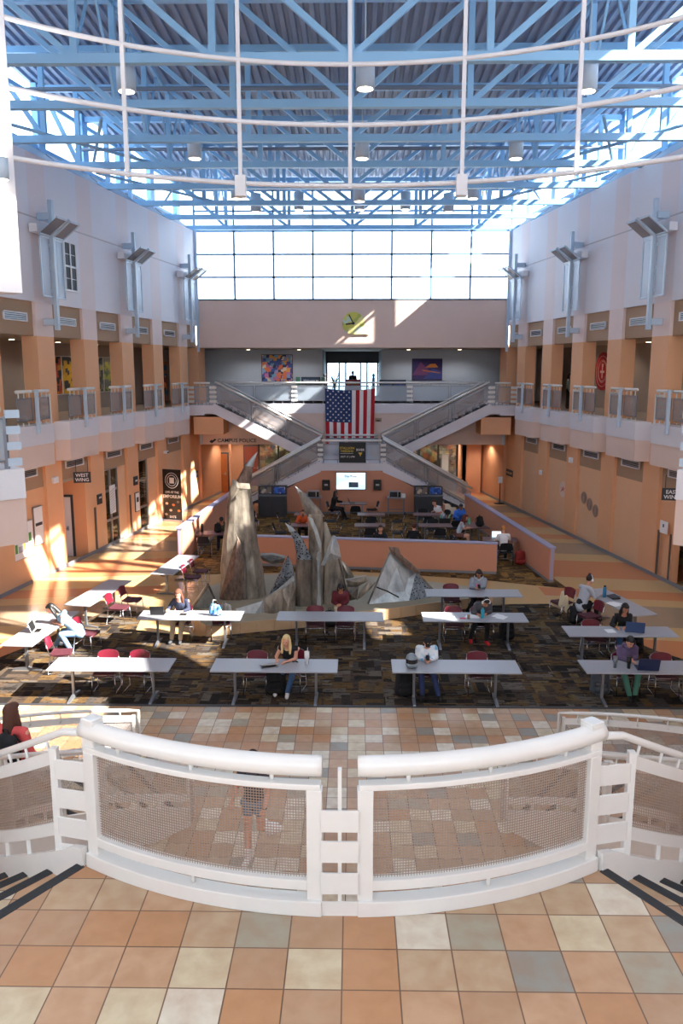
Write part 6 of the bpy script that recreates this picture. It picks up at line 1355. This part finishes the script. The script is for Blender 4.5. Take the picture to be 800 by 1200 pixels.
MB().mat(M['black']).tube([J['wl']+Vector((.03*cos(a), .03*sin(a), .01)) for a in [k*.6 for k in range(11)]], .007, 6).build('wristband', parent=p)
o = thing('plastic_bag', 'crumpled white plastic bag held by the walking woman', 'bag', None, (-1.12, 10.0, .56)); bobj('bag', [('e', (.04, 0, .08), .12, .07, .09), ('c', (-.05, 0, .2), (.0, 0, .1), .02, .05), ('e', (.12, .02, .06), .06, .05, .05)], wh, o, .014)
# woman on the left curved stairs
J = dict(pelvis=(0, 0, .9), chest=(0, -.03, 1.24), neck=(0, -.03, 1.42), head=(0, -.07, 1.55), sl=(.17, -.02, 1.36), sr=(-.17, -.02, 1.36), el=(.22, -.05, 1.1), er=(-.22, -.05, 1.1), wl=(.2, -.22, .95), wr=(-.2, -.22, .95), hl=(.09, 0, .87), hr=(-.09, 0, .87),
         kl=(.09, -.1, .5), kr=(-.09, .0, .48), al=(.1, -.02, .09), ar=(-.1, .05, .09), fl=(.1, -.14, .045), fr=(-.1, -.08, .045))
tP = R(100); q = cp(3.95, tP, zst(tP)-RIS*.6, 1)
p, J, hv = person('woman in a coral jacket with black backpack on the left curved stairs', q, R(165), J, M['skin'], cm((214, 84, 84)), cm((52, 50, 58)), M['blackf'], cm((84, 50, 36)), 'long', 1., 1., 1.0, puff=1.08)
o = backpack('black backpack worn by the woman in the coral jacket', q[0]+.03, q[1]-.24, q[2]+1.0, R(165+180), M['blackf'], None, .95)
# students at the grey tables
p, J, hv = person('blonde woman in black tube top leaning on the grey table', (-1.3, 16.42, .0), R(-10), seated(.24, wl=(.02, -.5, .785), wr=(-.22, -.42, .8), al=(.02, -.5, .1), ar=(-.22, -.42, .1), kl=(.12, -.4, .52), kr=(-.12, -.4, .5), hx=-.02), M['skin'], M['blackf'], jean, wh, cm((224, 196, 140)), 'long', 0, 1.)
p, J, hv = person('person in black cap and blue and white tie-dye hoodie looking at a phone', (1.55, 16.4, .0), 0, seated(.18, wl=(.07, -.38, .8), wr=(-.07, -.38, .8), hz=-.04, al=(.22, -.6, .1), ar=(-.1, -.55, .1)), M['skin'], poster_mat('tie_dye', [(214, 226, 236), (232, 238, 242), (120, 180, 214), (222, 230, 236)], 11.), cm((44, 60, 104)), M['black'], cm((70, 44, 30)), 'cap', 1., 1., hp=(35, 0), puff=1.12)
MB().mat(M['gold']).lathe([(.016, 0), (.016, .004)], c=tuple(hv(0, -.085, .09)), n=10).build('cap_badge', parent=p)
o = MB().mat(M['black']).box(-.035, .035, -.07, .07, 0, .01).build('phone'); o.location = (1.55, 15.97, .86); o.rotation_euler = (R(30), 0, 0); tag(o, 'dark phone held by the person in the black cap', 'phone')
p, J, hv = person('person with short black hair in purple hoodie and green trousers', (5.75, 16.45, .0), R(0), seated(.17, wl=(.06, -.36, .82), wr=(.0, -.42, .8), hz=-.03, hx=.02, al=(.1, -.55, .1), ar=(-.02, -.58, .1), kl=(.2, -.4, .52), kr=(-.1, -.42, .52)), M['skin'], cm((96, 80, 112)), cm((70, 124, 108)), M['black'], M['black'], 'short', 1., 1., hp=(32, 12), hood=cm((90, 74, 106)), puff=1.12)
MB().mat(M['black']).tube([J['wl']+Vector((.036*cos(a), .0, .036*sin(a))) for a in [k*.6 for k in range(11)]], .01, 6).build('watch', parent=p)
p, J, hv = person('woman with long dark hair in a black jacket writing in a notebook', (6.42, 18.72, .0), R(0), seated(.16, wl=(-.0, -.42, .79), wr=(-.24, -.42, .79)), M['skin2'], M['blackf'], jean, M['black'], cm((34, 26, 26)), 'long', 1., 1., hp=(24, 10))
MB().mat(M['gold']).bar(J['wr']+Vector((0, -.06, -.0)), J['wr']+Vector((.03, -.03, .12)), .008).build('pencil', parent=p)
p, J, hv = person('student in white headphones and dark grey top bent over papers', (3.2, 19.75, .0), R(8), seated(.3, wl=(.05, -.46, .79), wr=(-.2, -.44, .79), headf=.09, hz=-.09, al=(.05, -.5, .1), ar=(-.3, -.3, .1), kl=(.1, -.42, .52), kr=(-.2, -.36, .52)), M['skin2'], cm((70, 70, 76)), M['blackf'], cm((200, 40, 50)), cm((36, 30, 30)), 'short', 1., 1., hp=(40, 0), puff=1.1)
hm = MB().mat(wh); hm.tube([hv(.085*cos(R(a)), .0, .02+.115*sin(R(a))) for a in range(0, 181, 15)], .011, 6); hm.build('headphone_band', parent=p)
for q_ in (-1, 1): bobj('ear_cup', [('e', hv(q_*.09, .0, .0), .025, .04, .045)], wh, p, .012)
p, J, hv = person('woman in a pale grey zip hoodie looking at her phone by the low wall', (3.5, 21.95, .0), R(-5), seated(.12, wl=(.02, -.36, .84), wr=(-.1, -.36, .82), hz=-.02, al=(.1, -.3, .1), ar=(-.3, -.3, .1)), M['skin2'], cm((140, 148, 160)), M['blackf'], M['black'], cm((40, 32, 30)), 'bob', 1., 1., hp=(28, 0), hood=cm((176, 182, 190)), puff=1.14)
MB().mat(cm((220, 110, 150))).box(-.06, .06, J['chest'].y-.14, J['chest'].y-.13, J['chest'].z-.06, J['chest'].z+.03).build('shirt_print', parent=p)
o = MB().mat(M['black']).box(-.035, .035, -.07, .07, 0, .01).build('phone'); o.location = (3.46, 21.52, .875); o.rotation_euler = (R(30), 0, 0); tag(o, 'dark phone held by the woman in the pale grey hoodie', 'phone')
p, J, hv = person('woman in glasses and navy sweater reading papers, khaki trousers', (-4.35, 19.85, .0), R(-6), seated(.2, wl=(.14, -.44, .79), wr=(-.28, -.36, .8), al=(.1, -.62, .1), ar=(-.12, -.62, .1), kl=(.11, -.5, .5), kr=(-.11, -.5, .5)), M['skin'], cm((34, 42, 66)), cm((186, 164, 138)), M['dark'], cm((96, 56, 40)), 'long', 1., 1., hp=(22, -8))
for q_ in (-1, 1): MB().mat(M['black']).tube([hv(q_*.03+.02*cos(a), -.095, .008+.016*sin(a)) for a in [k*.7 for k in range(10)]], .003, 5).build('glasses', parent=p)
p, J, hv = person('person with long black hair in blue-grey tee leaning over the sunlit table', (-6.6, 18.55, .0), R(-78), seated(.34, wl=(.1, -.48, .79), wr=(-.12, -.5, .8), headf=.1, hz=-.06, al=(.1, -.2, .1), ar=(-.35, -.62, .1), kl=(.12, -.4, .52), kr=(-.22, -.4, .5)), M['skin'], cm((120, 146, 164)), ljean, wh, M['black'], 'long', .5, 1., hp=(34, 0), puff=1.12)
p, J, hv = person('student with a hair bun in grey sweatshirt and white headphones, back to us', (6.1, 20.95, .0), R(118), seated(.16, wl=(.2, -.52, .82), wr=(-.2, -.45, .8)), M['skin'], cm((170, 174, 184)), M['blackf'], M['black'], cm((50, 32, 28)), 'bun', 1., 1., hp=(10, 0), puff=1.15)
hm = MB().mat(wh); hm.tube([hv(.085*cos(R(a)), .0, .02+.115*sin(R(a))) for a in range(0, 181, 15)], .011, 6); hm.build('headphone_band', parent=p)
for q_ in (-1, 1): bobj('ear_cup', [('e', hv(q_*.09, .0, .0), .025, .04, .045)], wh, p, .012)
p, J, hv = person('person with black hair in maroon jacket sitting on the plinth edge writing', (-.33, 21.2, -.17), R(0), seated(.2, wl=(.02, -.34, .72), wr=(-.1, -.34, .72), hz=-.03, kl=(.13, -.4, .62), kr=(-.13, -.4, .62), al=(.12, -.45, .28), ar=(-.12, -.45, .28)), M['skin2'], cm((96, 28, 38)), cm((176, 160, 132)), M['dark'], M['black'], 'bob', 1., 1., hp=(38, 0), puff=1.12)
# people in the rear study area
V2 = .02
person('man in black cap and olive shirt bent over his dark table', (-4.95, 30.15, 0), R(0), seated(.26, hz=-.04), M['skin2'], cm((74, 78, 58)), cm((30, 40, 70)), M['black'], M['black'], 'cap', .5, 1., hp=(25, 0), voxel=V2)
person('person all in black sitting sideways under the television', (-.95, 36.2, 0), R(78), seated(.08, wl=(.15, -.42, .8), wr=(-.1, -.26, 1.02), al=(.1, -.6, .1), ar=(-.1, -.55, .1)), M['skin3'], M['blackf'], M['blackf'], M['black'], M['black'], 'long', 1., 1., voxel=V2, puff=1.15)
person('person in a white shirt bent forward by the right stair foot', (3.85, 34.0, 0), R(-60), seated(.3), M['skin'], wh, cm((150, 140, 120)), M['black'], cm((60, 40, 30)), 'short', .5, 1., hp=(20, 0), voxel=V2, puff=1.1)
person('person in a bright blue hoodie with dark hair facing us', (4.35, 32.95, 0), R(10), seated(.2), M['skin3'], cm((50, 110, 210)), M['blackf'], M['black'], M['black'], 'short', 1., 1., hp=(15, 0), hood=cm((50, 110, 210)), voxel=V2, puff=1.15)
person('woman in light grey tee and brown shorts at the crowded table', (3.95, 30.25, 0), R(80), seated(.18, wl=(.1, -.48, .8), wr=(-.1, -.48, .82)), M['skin'], cm((178, 190, 204)), cm((110, 70, 60)), M['black'], cm((96, 40, 34)), 'long', .5, .5, hp=(10, 0), voxel=V2)
person('person with fair hair and black vest over white shirt seen from behind', (5.3, 27.85, 0), R(178), seated(.1), M['skin'], wh, M['blackf'], M['black'], cm((190, 130, 70)), 'short', .5, 1., voxel=V2)
person('person facing us just behind the low wall, head above it', (.95, 28.2, 0), R(5), seated(.1), M['skin'], M['blackf'], jean, M['black'], cm((80, 60, 50)), 'short', 1., 1., voxel=V2)
person('person with dark red hair behind the low wall, only head showing', (2.15, 28.3, 0), R(170), seated(.14, hz=-.04), M['skin'], M['blackf'], jean, M['black'], cm((80, 30, 28)), 'short', 1., 1., voxel=V2)
person('person in an orange top hidden behind the tall horn', (-2.0, 31.7, 0), R(0), seated(.2, hz=-.03), M['skin2'], cm((210, 90, 40)), M['blackf'], M['black'], cm((80, 50, 34)), 'short', 1., 1., voxel=V2)
# on the galleries
ST = dict(pelvis=(0, 0, .9), chest=(0, -.01, 1.24), neck=(0, -.01, 1.42), head=(0, -.04, 1.55), sl=(.17, 0, 1.36), sr=(-.17, 0, 1.36), el=(.22, .02, 1.1), er=(-.22, .02, 1.1), wl=(.2, -.08, .88), wr=(-.2, -.08, .88), hl=(.09, 0, .87), hr=(-.09, 0, .87), kl=(.09, -.02, .5), kr=(-.09, .02, .48), al=(.1, -.0, .09), ar=(-.1, .03, .09), fl=(.1, -.14, .045), fr=(-.1, -.1, .045))
x, y = P(1, 35.9, 1.0); person('woman with long dark hair walking on the right upper gallery', (x, y, L2), R(60), ST, M['skin'], cm((110, 120, 120)), M['blackf'], M['black'], cm((40, 26, 24)), 'long', 1., 1., s=.92, voxel=V2)
x, y = P(-1, 40.2, 1.5); person('person with dark hair carrying an orange bag on the left gallery', (x, y, L2), R(-40), ST, M['skin2'], cm((110, 40, 44)), M['blackf'], M['black'], M['black'], 'short', 1., 1., voxel=V2)
o = thing('shoulder_bag', 'orange bag carried on the left upper gallery', 'bag', None, (x+.1, y-.25, L2+.95)); bobj('body', [('e', (0, 0, .0), .14, .08, .15)], cm((220, 100, 50)), o, .02)
person('dark-haired attendant behind the red reception desk', (-.05, 47.9, L2), 0, ST, M['skin2'], M['blackf'], M['blackf'], M['black'], M['black'], 'short', 1., 1., voxel=V2, s=.95)

# ================================================================== LIGHT
wd = bpy.data.worlds.new('sky'); SC.world = wd; wd.use_nodes = True
wt = wd.node_tree; bg = wt.nodes['Background']
bg.inputs[0].default_value = (.72, .87, 1.0, 1); bg.inputs[1].default_value = 5.2
sd = bpy.data.lights.new('sun', 'SUN'); so = bpy.data.objects.new('sun', sd); COL.objects.link(so)
sd.energy = 31; sd.angle = R(.6); sd.color = (1, .93, .82)
so.rotation_euler = Vector((-1, .42, -.775)).to_track_quat('-Z', 'Y').to_euler()
vs_ = SC.view_settings; vs_.view_transform = 'Standard'; vs_.look = 'None'; vs_.exposure = 0; vs_.gamma = 1; vs_.use_curve_mapping = False
SC.cycles.max_bounces = 8; SC.cycles.diffuse_bounces = 5; SC.cycles.glossy_bounces = 3; SC.cycles.transmission_bounces = 2; SC.cycles.transparent_max_bounces = 16
SC.cycles.sample_clamp_indirect = 8
